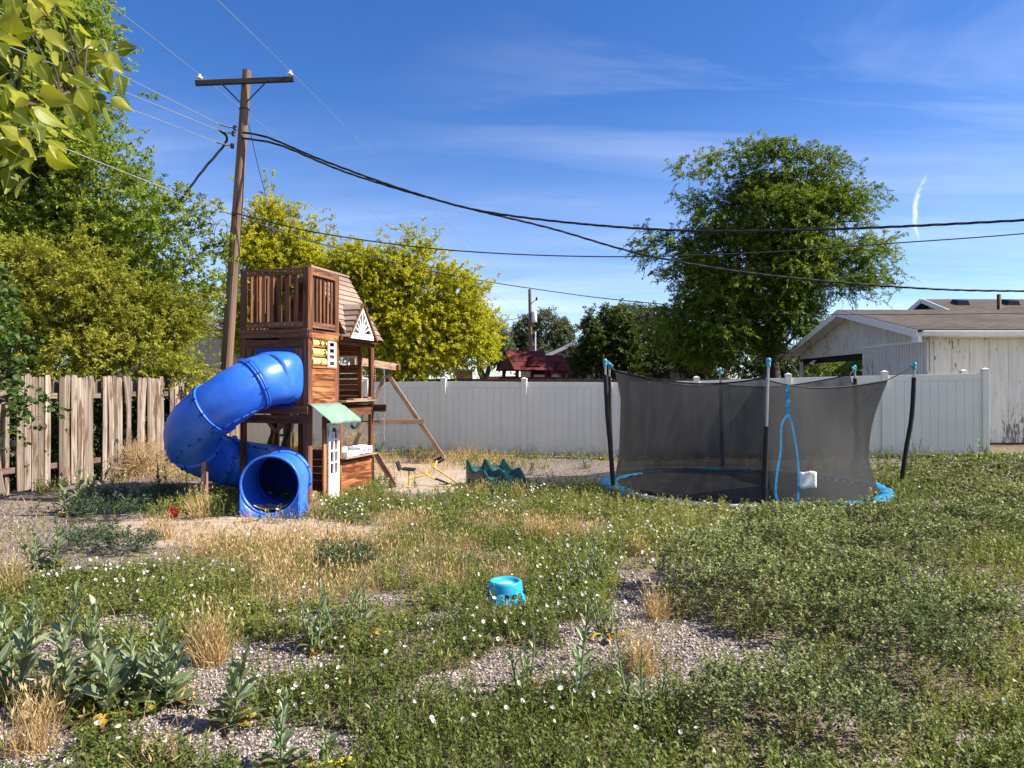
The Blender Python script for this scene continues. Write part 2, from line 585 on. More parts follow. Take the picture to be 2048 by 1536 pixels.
M['trim'] = plain('white_trim', (0.78, 0.77, 0.74), 0.5, 0.35, var=0.04)
M['brown'] = plain('rusty_pipe', (0.11, 0.035, 0.022), 0.7, 0.3, var=0.2)
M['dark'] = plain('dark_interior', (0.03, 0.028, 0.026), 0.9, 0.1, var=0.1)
M['burgundy'] = wood('burgundy_stain', (0.045, 0.006, 0.007), (0.095, 0.013, 0.013), (0.17, 0.028, 0.026), along=1.5, across=12, spread=0.4)
M['hose'] = plain('yellow_hose', (0.70, 0.60, 0.05), 0.4, 0.4, var=0.08)
M['paper'] = plain('white_label_cloth', (0.62, 0.62, 0.60), 0.7, 0.2, var=0.12, vs=9)
M['bark'] = wood('bark', (0.022, 0.017, 0.013), (0.06, 0.046, 0.034), (0.11, 0.088, 0.066), along=3, across=14, spread=0.2, bstr=1.0)
M['straw'] = leafmat('straw', [(0.1, (0.28, 0.180, 0.080)), (0.5, (0.50, 0.350, 0.165)), (0.9, (0.68, 0.53, 0.29))], 0.3, 0.6, 0.2, tint=(1.1, 1.0, 0.7))
M['strawpale'] = leafmat('tumbleweed_straw', [(0.1, (0.38, 0.25, 0.12)), (0.5, (0.55, 0.40, 0.22)), (0.9, (0.70, 0.55, 0.34))], 0.2, 0.6, 0.2, tint=(1.1, 1.0, 0.7))
M['petal'] = leafmat('white_petal', [(0.1, (0.72, 0.70, 0.66)), (0.9, (0.86, 0.85, 0.82))], 0.35, 0.6, 0.15, tint=(1, 1, 1))
M['weed'] = leafmat('bindweed_leaf', [(0.08, (0.060, 0.086, 0.020)), (0.45, (0.150, 0.190, 0.044)), (0.72, (0.255, 0.285, 0.078)), (0.97, (0.46, 0.38, 0.12))], 0.36)
M['bush'] = leafmat('clover_leaf', [(0.08, (0.044, 0.064, 0.020)), (0.5, (0.145, 0.180, 0.058)), (0.95, (0.34, 0.365, 0.145))], 0.24)
M['lettuce'] = leafmat('lettuce_leaf', [(0.05, (0.085, 0.120, 0.058)), (0.5, (0.16, 0.205, 0.105)), (0.95, (0.26, 0.30, 0.16))], 0.25, 0.42, 0.4, mid=(0.42, 0.48, 0.30))
M['deadleaf'] = leafmat('withered_leaf', [(0.05, (0.16, 0.06, 0.02)), (0.5, (0.36, 0.24, 0.05)), (0.95, (0.48, 0.42, 0.10))], 0.3)
M['stem'] = plain('green_stem', (0.16, 0.22, 0.10), 0.6, 0.25, var=0.1, vs=20)
# ---------------------------------------------------------------- what grows where (regions of the yard, found from the photo)
def emask(px, py, cx, cy, rx, ry, soft=0.45):
    d = np.sqrt(((px - cx) / rx) ** 2 + ((py - cy) / ry) ** 2)
    return np.clip((1 + soft / 2 - d) / soft, 0, 1)


BARE = [(120, 1055, 210, 50), (20, 1120, 140, 40), (330, 1075, 150, 42), (470, 1065, 150, 24), (640, 1062, 130, 16), (230, 1115, 130, 26),
        (520, 1330, 150, 48), (420, 1360, 120, 50), (390, 1450, 130, 60), (560, 1500, 170, 50), (120, 1330, 110, 60), (40, 1480, 120, 70),
        (940, 1375, 110, 34), (1060, 1340, 120, 40), (1180, 1290, 70, 50), (1420, 1320, 190, 46), (1310, 1270, 110, 40), (1280, 1215, 70, 50),
        (1400, 1140, 90, 22), (1500, 1345, 90, 24), (1280, 1160, 60, 20), (250, 1250, 60, 18), (950, 960, 190, 20), (860, 965, 90, 26),
        (1180, 945, 120, 26), (1110, 925, 90, 18), (680, 940, 200, 24), (1860, 1010, 60, 8), (2020, 1195, 60, 20), (1840, 1152, 70, 16), (1960, 1150, 50, 10), (1990, 1240, 50, 12), (1700, 1350, 60, 16), (1790, 1415, 60, 14), (1960, 1480, 60, 16), (1620, 1515, 70, 14), (880, 1240, 50, 10), (760, 1200, 60, 12), (960, 1110, 60, 9), (1190, 1060, 60, 10), (600, 1245, 60, 12),
        (1900, 1215, 50, 10), (40, 1010, 160, 26), (1500, 925, 300, 14), (1480, 940, 330, 12), (1290, 1380, 60, 26), (820, 985, 60, 14),
        (270, 985, 180, 25)]
DRY = [(500, 1115, 150, 40), (620, 1140, 130, 40), (420, 1110, 70, 28), (740, 1120, 90, 36), (820, 1140, 70, 22), (800, 1050, 70, 16),
       (650, 1090, 90, 22), (980, 1050, 50, 14), (880, 1165, 60, 18), (760, 935, 170, 20), (330, 950, 110, 30), (640, 1185, 110, 24), (930, 925, 110, 14), (1120, 1070, 90, 12), (900, 1100, 70, 16), (1700, 1445, 60, 18), (1780, 1520, 80, 20), (560, 1200, 80, 16), (1000, 1160, 60, 12)]
BUSH = [(1440, 1190, 95, 55), (1560, 1160, 170, 95), (1640, 1080, 190, 44), (1750, 1130, 160, 85), (1640, 1250, 160, 50), (1780, 1290, 130, 70),
        (1500, 1215, 130, 40), (1880, 1370, 130, 50), (1890, 1075, 120, 32), (1960, 960, 130, 42), (2010, 1015, 90, 40), (1600, 1430, 150, 40),
        (1480, 1470, 110, 50), (1400, 1200, 40, 26), (1700, 1500, 130, 40), (1980, 1290, 60, 24)]
SAND = [(430, 1062, 230, 34), (640, 1062, 130, 18), (850, 955, 130, 30), (960, 965, 60, 14), (540, 1040, 90, 12)]


def region(lst, x, y, soft=0.45):
    px = CX + F * x / y
    py = HY + F * EYE / y
    m = np.zeros_like(px)
    w = (n2d(x, y, 3.2, 21) - 0.5)
    for (cx, cy, rx, ry) in lst:
        m = np.maximum(m, emask(px + w * rx * 0.7, py + w * ry * 0.7, cx, cy, rx, ry, soft))
    return m


def yard(x, y):
    """1 inside the two fences"""
    back = 17.35 - 0.187 * x - 0.15
    left = -7.25 + 0.2 * (y - 13.2)
    return (y < back) & (x > left + 0.05)


TRC = (3.72, 11.85)                     # trampoline centre


def in_tramp(x, y, r=2.32):
    return (x - TRC[0]) ** 2 + (y - TRC[1]) ** 2 < r * r


# ---------------------------------------------------------------- ground: one sheet out to the horizon
def axis(lo, hi, step, far, grow=1.35):
    a = list(np.arange(lo, hi + 1e-6, step))
    s, v = step, hi
    while v < far:
        s *= grow; v += s; a.append(v)
    s, v = step, lo
    while v > -far:
        s *= grow; v -= s; a.insert(0, v)
    return np.array(a)


gx, gy = axis(-9, 12, 0.07, 1500), axis(1.5, 19, 0.07, 1500)
X, Y = np.meshgrid(gx, gy)
Z = gz(X.ravel(), Y.ravel()).reshape(X.shape)
fine = (np.abs(X - 1.5) < 10.6) & (Y > 1.4) & (Y < 19.1)
Z = Z + fine * (0.012 * (vnoise(np.stack([X.ravel() * 7, Y.ravel() * 7, X.ravel() * 0], 1), 9).reshape(X.shape) - 0.5))
pit = sm(2.05, 1.85, np.hypot(X - TRC[0], Y - TRC[1]))
Z = Z - 0.55 * pit
ny, nx = X.shape
me = bpy.data.meshes.new('ground')
me.vertices.add(nx * ny)
me.vertices.foreach_set('co', np.stack([X, Y, Z], -1).astype(np.float32).ravel())
ii = (np.arange(ny - 1)[:, None] * nx + np.arange(nx - 1)[None]).ravel()
q = np.stack([ii, ii + 1, ii + nx + 1, ii + nx], 1).astype(np.int32)
me.loops.add(q.size); me.loops.foreach_set('vertex_index', q.ravel())
me.polygons.add(len(q)); me.polygons.foreach_set('loop_start', (np.arange(len(q)) * 4).astype(np.int32))
me.polygons.foreach_set('use_smooth', np.ones(len(q), bool))
fx, fy = X.ravel(), np.maximum(Y.ravel(), 0.5)
bare = np.maximum(region(BARE, fx, fy), 0.0)
dry = region(DRY, fx, fy)
sand = region(SAND, fx, fy, 0.6)
cov = np.clip(1 - bare - 0.7 * dry, 0, 1)
for nm, val in (('cover', cov), ('sand', sand)):
    a = me.attributes.new(nm, 'FLOAT', 'POINT'); a.data.foreach_set('value', val.astype(np.float32))
me.update(calc_edges=True)
m, t, out = newmat('gravel_and_dirt')
g = t.add('ShaderNodeTexCoord').outputs['Object']
vor = t.add('ShaderNodeTexVoronoi'); vor.inputs['Scale'].default_value = 48; t.link(g, vor.inputs['Vector'])
vo2 = t.add('ShaderNodeTexVoronoi'); vo2.inputs['Scale'].default_value = 85; t.link(g, vo2.inputs['Vector'])
sp = t.add('ShaderNodeSeparateColor'); t.link(vor.outputs['Color'], sp.inputs[0])
stone = t.ramp(sp.outputs[0], [(0.0, (0.14, 0.115, 0.105)), (0.4, (0.31, 0.255, 0.232)), (0.75, (0.45, 0.38, 0.355)), (1.0, (0.60, 0.53, 0.50))])
gap = t.ramp(vor.outputs['Distance'], [(0.25, 1.0), (0.62, 0.25)])
stone = t.mix(1.0, stone, gap, 'MULTIPLY')
big = t.noise(g, 0.9, 5, 0.6)
stone = t.mix(t.ramp(big, [(0.42, 0.0), (0.7, 0.55)]), stone, (0.30, 0.235, 0.19))
soil = t.ramp(t.noise(g, 9, 6, 0.65), [(0.3, (0.10, 0.078, 0.055)), (0.55, (0.19, 0.15, 0.11)), (0.8, (0.30, 0.24, 0.18))])
sandc = t.ramp(t.noise(g, 6, 7, 0.7), [(0.3, (0.30, 0.235, 0.185)), (0.7, (0.47, 0.385, 0.315))])
covf = t.ramp(t.math('ADD', t.attr('cover').outputs['Fac'], t.math('MULTIPLY', t.math('SUBTRACT', t.noise(g, 5, 5), 0.5), 0.8)), [(0.35, 0.0), (0.65, 1.0)])
c = t.mix(covf, stone, soil)
sf = t.ramp(t.math('ADD', t.attr('sand').outputs['Fac'], t.math('MULTIPLY', t.math('SUBTRACT', t.noise(g, 3, 5), 0.5), 0.7)), [(0.3, 0.0), (0.6, 1.0)])
c = t.mix(sf, c, sandc)
h = t.math('ADD', t.math('MULTIPLY', vor.outputs['Distance'], -1.0), t.math('MULTIPLY', vo2.outputs['Distance'], -0.4))
h = t.math('ADD', t.math('MULTIPLY', h, t.math('SUBTRACT', 1.0, t.math('MULTIPLY', sf, 0.85))), t.math('MULTIPLY', t.noise(g, 22, 5), 0.7))
pbsdf(t, out, c, 0.92, 0.15, 0, h, 1.0, 0.012)
me.materials.append(m)
tag(link('ground', me), kind='structure')


# ---------------------------------------------------------------- white vinyl fence along the back
def fpos(s):
    """post s (0 = the post left of the middle, 6 = the right end)"""
    return Vector((-1.67 + 11.78 * s / 6, 17.7 - 2.2 * s / 6, 0))


vf = thing('vinyl_fence', 'white vinyl privacy fence with capped posts along the back of the yard', 'fence')
fd = (fpos(1) - fpos(0)).normalized()
fn = Vector((fd.y, -fd.x, 0))


def vinyl_panel(p, q, root, zb0, zb1, zt0, zt1):
    d = (q - p).normalized()
    L = (q - p).length
    n = max(2, round(L / 0.165))
    b = MB()
    up = Vector((0, 0, 1))
    for k in range(n):
        a0, a1 = p + d * (L * k / n + 0.0016), p + d * (L * (k + 1) / n - 0.0016)
        t0, t1 = k / n, (k + 1) / n
        zb = zb0 + (zb1 - zb0) * (t0 + t1) / 2; zt = zt0 + (zt1 - zt0) * (t0 + t1) / 2
        mid = (a0 + a1) / 2
        b.beam(mid + up * (zb + 0.12), mid + up * (zt - 0.13), (a1 - a0).length, 0.022, Vector((d.y, -d.x, 0)))
    b.build('panel', M['vinyl'], root, bevel=0.003)
    c = MB()
    mid = (p + q) / 2
    c.beam(p + up * (zb0 + 0.4), q + up * (zb1 + 0.4), 0.010, (zt0 - zb0) - 0.9 + 0.6)
    for za, zb_, h in ((zb0 + 0.09, zb1 + 0.09, 0.14), (zt0 - 0.07, zt1 - 0.07, 0.14)):
        r = MB(); r.beam(p + up * za, q + up * zb_, 0.045, h); r.build('rail', M['vinyl'], root, bevel=0.004)


def vinyl_post(p, root, zb, zt):
    b = MB(); b.box((0, 0, (zt - zb) / 2 - 0.1), (0.127, 0.127, zt - zb + 0.2))
    o = b.build('post', M['vinyl'], root, bevel=0.006)
    o.location = (p.x, p.y, zb); o.rotation_euler.z = math.atan2(fd.y, fd.x)
    c = MB()
    h = zt - zb
    c.box((0, 0, h + 0.012), (0.145, 0.145, 0.024), axis=0)
    s = 0.066
    c.add([(-s, -s, h + .024), (s, -s, h + .024), (s, s, h + .024), (-s, s, h + .024), (0, 0, h + .055)], [(0, 1, 4), (1, 2, 4), (2, 3, 4), (3, 0, 4)])
    c.build('cap', M['vinyl'], o, bevel=0.002)


FZ = lambda s: gz1(fpos(s).x, fpos(s).y)
zb = {}
for s in range(-3, 7):
    p = fpos(s); b = FZ(s) + 0.02
    zb[s] = b
    vinyl_post(p, vf, b, b + 1.83)
for s in range(-3, 6):
    vinyl_panel(fpos(s) + fd * 0.06, fpos(s + 1) - fd * 0.06, vf, zb[s], zb[s + 1], zb[s] + 1.77, zb[s + 1] + 1.77)
pa, pb_, pc = fpos(6), Vector((10.55, 16.95, 0)), Vector((10.66, 18.6, 0))
ve = thing('vinyl_gate', 'short white vinyl gate run between the end fence post and the garage', 'gate')
vinyl_post(pb_, ve, 0.19, 2.02); vinyl_post(Vector((10.62, 18.45, 0)), ve, 0.19, 2.02)
vinyl_panel(pa + Vector((.04, .12, 0)), pb_ - Vector((.02, .06, 0)), ve, 0.19, 0.19, 1.95, 1.95)
vinyl_panel(pb_ + Vector((.01, .08, 0)), Vector((10.61, 18.36, 0)), ve, 0.19, 0.19, 1.95, 1.95)

# ---------------------------------------------------------------- weathered picket fence on the left
wf = thing('picket_fence', 'grey weathered dog eared wooden picket fence with gaps on the left', 'fence')
LP = lambda s: Vector((-7.25 + 0.2 * (s - 13.2), s, 0))        # by distance
ld = (LP(14) - LP(13)).normalized()
ln = Vector((ld.y, -ld.x, 0))
up = Vector((0, 0, 1))


def picket(b, s, off, w, z0, z1, lean=0.0, twist=0.0, bend=0.0):
    """one dog-eared board, seven-sided outline with thickness, a bit warped"""
    th = 0.017
    rr = random.random()
    o = (random.random() * 40, random.random() * 40, random.random() * 40)
    prof = []
    nz = 7
    for k in range(nz):
        t = k / (nz - 1)
        prof.append((z0 + (z1 - 0.045 - z0) * t, w / 2))
    prof += [(z1 - 0.02, w * 0.42), (z1, w * 0.24)]
    vs, gs = [], []
    for z, hw in prof:
        t = (z - z0) / max(0.01, z1 - z0)
        sh = lean * t + bend * math.sin(math.pi * t)
        out_ = 0.035 * bend / 0.03 * math.sin(math.pi * t) if bend else 0
        ca = math.cos(twist * t); sa = math.sin(twist * t)
        for u, v in ((-hw, -th / 2), (hw, -th / 2), (hw, th / 2), (-hw, th / 2)):
            uu, vv = u * ca - v * sa, u * sa + v * ca
            vs.append(LP(s) + ld * (uu + sh) + ln * (off + vv + out_) + up * z)
            gs.append((z + o[0], u + o[1], v + o[2]))
    fs = [(0, 3, 2, 1)]
    n = len(prof)
    for i in range(n - 1):
        for k in range(4):
            fs.append((i * 4 + k, i * 4 + (k + 1) % 4, i * 4 + 4 + (k + 1) % 4, i * 4 + 4 + k))
    fs.append(((n - 1) * 4, (n - 1) * 4 + 1, (n - 1) * 4 + 2, (n - 1) * 4 + 3))
    b.add(vs, fs, 0, gs, rr)


s = 8.6
gi = 0
prng = random.Random(5)
spans = []
while s < 17.3:
    n = prng.choice((6, 6, 5, 6))
    b = MB()
    s0 = s
    for k in range(n):
        w = prng.uniform(0.108, 0.124)
        z0 = gz1(LP(s).x, LP(s).y) + prng.uniform(-0.02, 0.05)
        broken = prng.random() < 0.05
        picket(b, s, 0.03, w, z0, 1.83 + prng.uniform(-0.02, 0.025) + z0 * 0.5 - (0.5 if broken and gi == 1 else 0), prng.gauss(0, 0.006), prng.gauss(0, 0.05), prng.gauss(0, 0.006) if prng.random() < 0.85 else prng.gauss(0, 0.03))
        s += w / ld.y * prng.uniform(1.01, 1.08)
    b.build('picket_panel', M['greywood'], wf)
    spans.append((s0, s))
    b = MB()
    for k in range(2):                                          # two boards on the far side behind the gap
        w = prng.uniform(0.11, 0.14)
        picket(b, s + 0.02 + k * 0.12, -0.075, w, 1.40 + .1 * k, 1.79 + prng.uniform(-0.03, 0.02), prng.gauss(0, 0.012), prng.gauss(0, 0.1))
    b.build('rear_picket_stub', M['greywood'], wf)
    s += prng.uniform(0.15, 0.20)
    gi += 1
for z in (0.36, 1.52):
    k = 8.5
    while k < 17.4:
        b = MB()
        b.beam(LP(k) - ln * 0.02 + up * (z + prng.uniform(-.02, .02)), LP(min(k + 2.4, 17.4)) - ln * 0.02 + up * (z + prng.uniform(-.02, .02)), 0.04, 0.088)
        b.build('rail', M['greywood'], wf)
        k += 2.42
for k in (8.7, 11.1, 13.5, 15.9, 17.3):
    b = MB(); b.beam(LP(k) - ln * 0.115 + up * -0.1, LP(k) - ln * 0.115 + up * 1.66, 0.09, 0.09, up=(0, 1, 0)); b.build('post', M['greywood'], wf)
# rear corner run that joins the two fences behind the pole
cf = thing('corner_fence', 'dark wooden board fence in shadow behind the blue slide', 'fence')
b = MB()
e0, e1 = LP(17.45), fpos(-3)
k = 0.0
L = (e1 - e0).length
ed = (e1 - e0).normalized()
while k < L:
    b.beam(e0 + ed * k + up * 0.02, e0 + ed * k + up * (1.78 + prng.uniform(-.03, .03)), 0.13, 0.018, Vector((ed.y, -ed.x, 0)))
    k += 0.145
b.build('boards', M['greywood'], cf)
for z in (0.4, 1.5):
    b = MB(); b.beam(e0 + up * z - Vector((ed.y, -ed.x, 0)) * .035, e1 + up * z - Vector((ed.y, -ed.x, 0)) * .035, 0.04, 0.09)
    b.build('rail', M['greywood'], cf)
# board fence of the yard beyond, a dark line over the white fence
df = thing('board_fence', 'dark board fence beyond the white fence, below the red play tower', 'fence')
b = MB()
k = -4.6
while k < 7.6:
    b.beam((k, 23.4, 0), (k, 23.4, 1.93 + prng.uniform(-.012, .012)), 0.1795, 0.02, up=(0, 1, 0))
    k += 0.18
b.build('boards', M['darkboard'], df)
for z in (1.6, .4):
    b = MB(); b.beam((-4.7, 23.44, z), (7.6, 23.44, z), 0.04, 0.09); b.build('rail', M['darkboard'], df)

# ---------------------------------------------------------------- materials of the buildings
m, t, out = newmat('peeling_white_board')
g = t.attr('gc').outputs['Vector']
ob = t.add('ShaderNodeTexCoord').outputs['Object']
n = t.noise(t.mapping(g, (2.2, 9, 9)), 1.6, 8, 0.66, 0.4)
zone = t.noise(ob, 0.75, 3, 0.5)
sep = t.add('ShaderNodeSeparateXYZ'); t.link(ob, sep.inputs[0])
lowz = t.ramp(sep.outputs[2], [(0.0, 0.16), (1.0, 0.0)])
pe = t.math('ADD', n, t.math('MULTIPLY', t.math('SUBTRACT', zone, 0.5), 0.45))
peel = t.ramp(t.math('ADD', pe, t.math('MULTIPLY', lowz, 0.35)), [(0.605, 0.0), (0.625, 1.0)])
paint = t.ramp(t.noise(t.mapping(g, (1, 8, 8)), 1.2, 5), [(0.3, (0.60, 0.57, 0.50)), (0.7, (0.76, 0.735, 0.67))])
bw = t.ramp(t.noise(t.mapping(g, (2, 24, 24)), 1, 5), [(0.3, (0.13, 0.10, 0.08)), (0.7, (0.30, 0.235, 0.185))])
pbsdf(t, out, t.mix(peel, paint, bw), 0.7, 0.2, 0, t.math('SUBTRACT', t.math('MULTIPLY', n, 0.2), peel), 0.4, 0.004)
M['peel'] = m
m, t, out = newmat('asphalt_shingle')
g = t.attr('gc').outputs['Vector']
br = t.add('ShaderNodeTexBrick')
t.link(g, br.inputs['Vector'])
br.inputs['Color1'].default_value = (0.06, 0.053, 0.049, 1); br.inputs['Color2'].default_value = (0.155, 0.135, 0.122, 1)
br.inputs['Mortar'].default_value = (0.045, 0.037, 0.033, 1)
br.inputs['Scale'].default_value = 1.0; br.inputs['Brick Width'].default_value = 0.27; br.inputs['Row Height'].default_value = 0.14
br.inputs['Mortar Size'].default_value = 0.010; br.inputs['Bias'].default_value = 0.0
c = t.mix(0.45, br.outputs['Color'], t.ramp(t.noise(g, 40, 4), [(0.3, (0.055, 0.046, 0.042)), (0.7, (0.16, 0.13, 0.115))]))
c = t.mix(1.0, c, t.ramp(t.noise(g, 0.5, 4), [(0.3, 0.82), (0.7, 1.1)]), 'MULTIPLY')
pbsdf(t, out, c, 0.95, 0.1, 0, t.math('ADD', br.outputs['Fac'], t.math('MULTIPLY', t.noise(g, 90, 3), -0.4)), 0.6, 0.012)
M['shingle'] = m
m, t, out = newmat('brick')
g = t.attr('gc').outputs['Vector']
br = t.add('ShaderNodeTexBrick'); t.link(g, br.inputs['Vector'])
br.inputs['Color1'].default_value = (0.30, 0.10, 0.06, 1); br.inputs['Color2'].default_value = (0.42, 0.18, 0.11, 1); br.inputs['Mortar'].default_value = (0.45, 0.42, 0.38, 1)
br.inputs['Scale'].default_value = 1.0; br.inputs['Brick Width'].default_value = 0.21; br.inputs['Row Height'].default_value = 0.075; br.inputs['Mortar Size'].default_value = 0.008
pbsdf(t, out, br.outputs['Color'], 0.9, 0.1)
M['brick'] = m


def slab(b, a, bb, c, d, th, mat=0):
    """roof slab; a->bb along the eave, d/c on the ridge; gc = (along, up the slope)"""
    a, bb, c, d = map(Vector, (a, bb, c, d))
    n = (bb - a).cross(d - a).normalized()
    lo = [p - n * th for p in (a, bb, c, d)]
    Lx, Ly = (bb - a).length, (d - a).length
    g = [(0, 0, 0), (Lx, 0, 0), (Lx, Ly, 0), (0, Ly, 0)]
    b.add([a, bb, c, d] + lo, [(0, 1, 2, 3), (7, 6, 5, 4), (0, 4, 5, 1), (1, 5, 6, 2), (2, 6, 7, 3), (3, 7, 4, 0)], mat, g + g)


# ---------------------------------------------------------------- garage with carport on the right
ga = thing('garage', 'white board garage with peeling paint, brown shingle roof and open carport', 'garage', (10.75, 18.8, 0))
GO = Vector((10.75, 18.8, 0))
gb = 0.2
# long wall: wide panels between battens
b = MB()
xs = [0.0, 0.16, 0.62, 0.70, 1.62]
x = 0.0
px_ = [0.0, 0.19, 0.66, 1.12, 1.62, 2.12, 2.62, 3.1, 3.6, 4.1, 4.6, 5.1, 5.6, 6.1, 7.0, 8, 9, 10, 11, 12]
for i in range(len(px_) - 1):
    b.box(((px_[i] + px_[i + 1]) / 2, 0.02, (gb + 3.0) / 2), (px_[i + 1] - px_[i] - 0.004, 0.03, 3.0 - gb), axis=2)
b.build('front_wall', M['peel'], ga)
b = MB()
for i in range(0, len(px_) - 1):
    b.beam((px_[i] + 0.03 + prng.uniform(-.008, .008), -0.006, gb), (px_[i] + 0.03, -0.006, 3.0), 0.05, 0.020, up=(0, 1, 0))
b.build('battens', M['peel'], ga, bevel=0.002)
b = MB(); b.box((6, 0.03, 0.12), (12, 0.1, 0.2)); b.build('sill_plate', M['brown'], ga)
# gable-end wall: narrow vertical boards with open joints over a dark backing
rz_, ez, fz = 4.00, 3.02, 2.72          # ridge, near eave, far eave
ry, ey, fy_ = 4.0, -0.5, 8.75


def rake(y):
    return ez + (rz_ - ez) * (y - ey) / (ry - ey) if y < ry else rz_ + (fz - rz_) * (y - ry) / (fy_ - ry)


b = MB()
y = 0.0
k = 0
while y < 8.25:
    w = prng.uniform(0.115, 0.15)
    zt = rake(y + w / 2) - 0.012
    zl = gb if y < 3.35 else 2.70
    if y < 3.35:
        b.beam((0, y + w / 2, zl), (0, y + w / 2, 2.83), w - 0.024, 0.012, up=(1, 0, 0))
        b.beam((-0.004, y + w / 2, 2.90), (-0.004, y + w / 2, zt), w - 0.024, 0.012, up=(1, 0, 0))
    else:
        b.beam((-0.004, y + w / 2, zl), (-0.004, y + w / 2, zt), w - 0.024, 0.012, up=(1, 0, 0))
    y += w
b.build('gable_wall', M['peel'], ga)
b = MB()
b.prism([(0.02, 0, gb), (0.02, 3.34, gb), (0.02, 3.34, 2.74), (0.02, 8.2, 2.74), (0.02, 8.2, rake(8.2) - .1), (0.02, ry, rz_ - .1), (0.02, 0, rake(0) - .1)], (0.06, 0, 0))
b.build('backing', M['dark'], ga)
b = MB(); b.beam((-0.02, 0, 2.865), (-0.02, 3.4, 2.865), 0.03, 0.07); b.build('trim_board', M['trim'], ga, bevel=.003)
b = MB(); b.beam((0.16, 3.45, 2.62), (0.16, 8.3, 2.62), 0.12, 0.22); b.build('carport_beam', M['dark'], ga)  # beam, inner wall and ceiling painted near-black to stand for the carport's shade
for (yy, xx) in ((8.2, 0.03), (8.2, 3.6), (8.2, 7.2)):
    b = MB(); b.box((xx, yy, 1.35), (0.10, 0.10, 2.5)); b.build('carport_post', M['white'], ga)
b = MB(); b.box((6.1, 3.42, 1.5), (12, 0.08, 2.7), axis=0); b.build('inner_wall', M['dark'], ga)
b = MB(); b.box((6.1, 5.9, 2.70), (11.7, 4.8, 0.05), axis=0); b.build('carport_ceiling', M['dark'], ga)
b = MB(); b.beam((-0.35, 8.2, 2.55), (0.0, 8.2, 2.1), 0.05, 0.05); b.build('knee_brace', M['white'], ga)
# roof
b = MB()
x0, x1 = -0.52, 13.5
slab(b, (x0, ey, ez + .10), (x1, ey, ez + .10), (x1, ry, rz_ + .10), (x0, ry, rz_ + .10), 0.05)
slab(b, (x1, fy_, fz + .10), (x0, fy_, fz + .10), (x0, ry, rz_ + .10), (x1, ry, rz_ + .10), 0.05)
rf = b.build('roof', M['shingle'], ga)
b = MB()
slab(b, (x0 + .03, ey + .05, ez + .02), (-.025, ey + .05, ez + .02), (-.025, ry, rz_ + .02), (x0 + .03, ry, rz_ + .02), 0.03)
slab(b, (-.025, fy_ - .05, fz + .02), (x0 + .03, fy_ - .05, fz + .02), (x0 + .03, ry, rz_ + .02), (-.025, ry, rz_ + .02), 0.03)
b.build('soffit', M['trim'], rf)
b = MB()
for (p, q) in (((ey, ez), (ry, rz_)), ((fy_, fz), (ry, rz_))):
    b.beam((x0 - .012, p[0], p[1] - .015), (x0 - .012, q[0], q[1] - .015), 0.03, 0.19)
b.build('barge_board', M['trim'], rf, bevel=.003)
b = MB(); b.box((x0 + .06, ey + .12, ez - .13), (0.1, 0.28, 0.2), axis=1); b.build('eave_return', M['trim'], rf, bevel=.004)
b = MB()
gp = [(0, 0), (-.02, .09), (-.09, .12), (-.11, .12), (-.115, .105), (-.08, .0), (-.05, -.02), (0, -.02)]
b.prism([(x0 + .1, ey + .0 + p, ez - .06 + q_) for p, q_ in gp], (14, 0, 0))
b.build('gutter', M['trim'], rf, bevel=.003)
b = MB(); b.box((6.7, ey + .24, ez - .07), (13.3, 0.46, 0.02), axis=0); b.build('eave_soffit', M['trim'], rf)
lt = thing('flood_light', 'small twin white flood light under the carport gable', 'light', (10.68, 25.6, 2.56))
b = MB(); b.lathe([(0, .05), (.06, .05), (.06, .02), (0, .02)], (0, 0, 0), 14); b.build('mount', M['trim'], lt)
for sgn in (-1, 1):
    b = MB(); b.tube([(0, 0, .02), (-.04, sgn * .06, -.02), (-.10, sgn * .10, -.07)], [.025, .03, .055], 10); b.build('lamp_head', M['trim'], lt)

# house roof rising behind the garage
hb = thing('house', 'house with brown shingle roof and small pale gable rising behind the garage', 'house', (16.2, 27.0, 0))
b = MB()
b.box((10.2, 5.0, 1.85), (15.4, 9.4, 3.6), axis=0)
b.build('wall', M['white'], hb)
b = MB()
gxl = 1.9
slab(b, (gxl, -.6, 3.56), (19, -.6, 3.56), (19, 5.0, 5.55), (gxl, 5.0, 5.55), 0.12)
slab(b, (19, 10.6, 3.56), (gxl, 10.6, 3.56), (gxl, 5.0, 5.55), (19, 5.0, 5.55), 0.12)
hr = b.build('roof', M['shingle'], hb)
b = MB()
for sg in (-1, 1):
    b.beam((gxl - .03, 5.0 + sg * 5.6, 3.50), (gxl - .03, 5.0, 5.49), .04, .20)
b.build('barge_board', M['trim'], hr)
b = MB()
b.prism([(gxl + .5, 0.2, 3.6), (gxl + .5, 9.8, 3.6), (gxl + .5, 5.0, 5.35)], (.1, 0, 0)); b.build('gable', M['tan'], hr)
b = MB(); b.lathe([(0.075, -.4), (0.075, 1.05), (0.065, 1.05)], (2.35, 0.6, 4.15), 14); b.build('vent_pipe', M['brown'], hr)
for xx in (2.75, 4.9):
    b = MB(); b.prism([(xx, 3.9, 5.10), (xx + .62, 3.9, 5.10), (xx + .5, 3.9, 5.36), (xx + .12, 3.9, 5.36)], (0, .5, .12)); b.build('roof_vent', M['black'], hr)

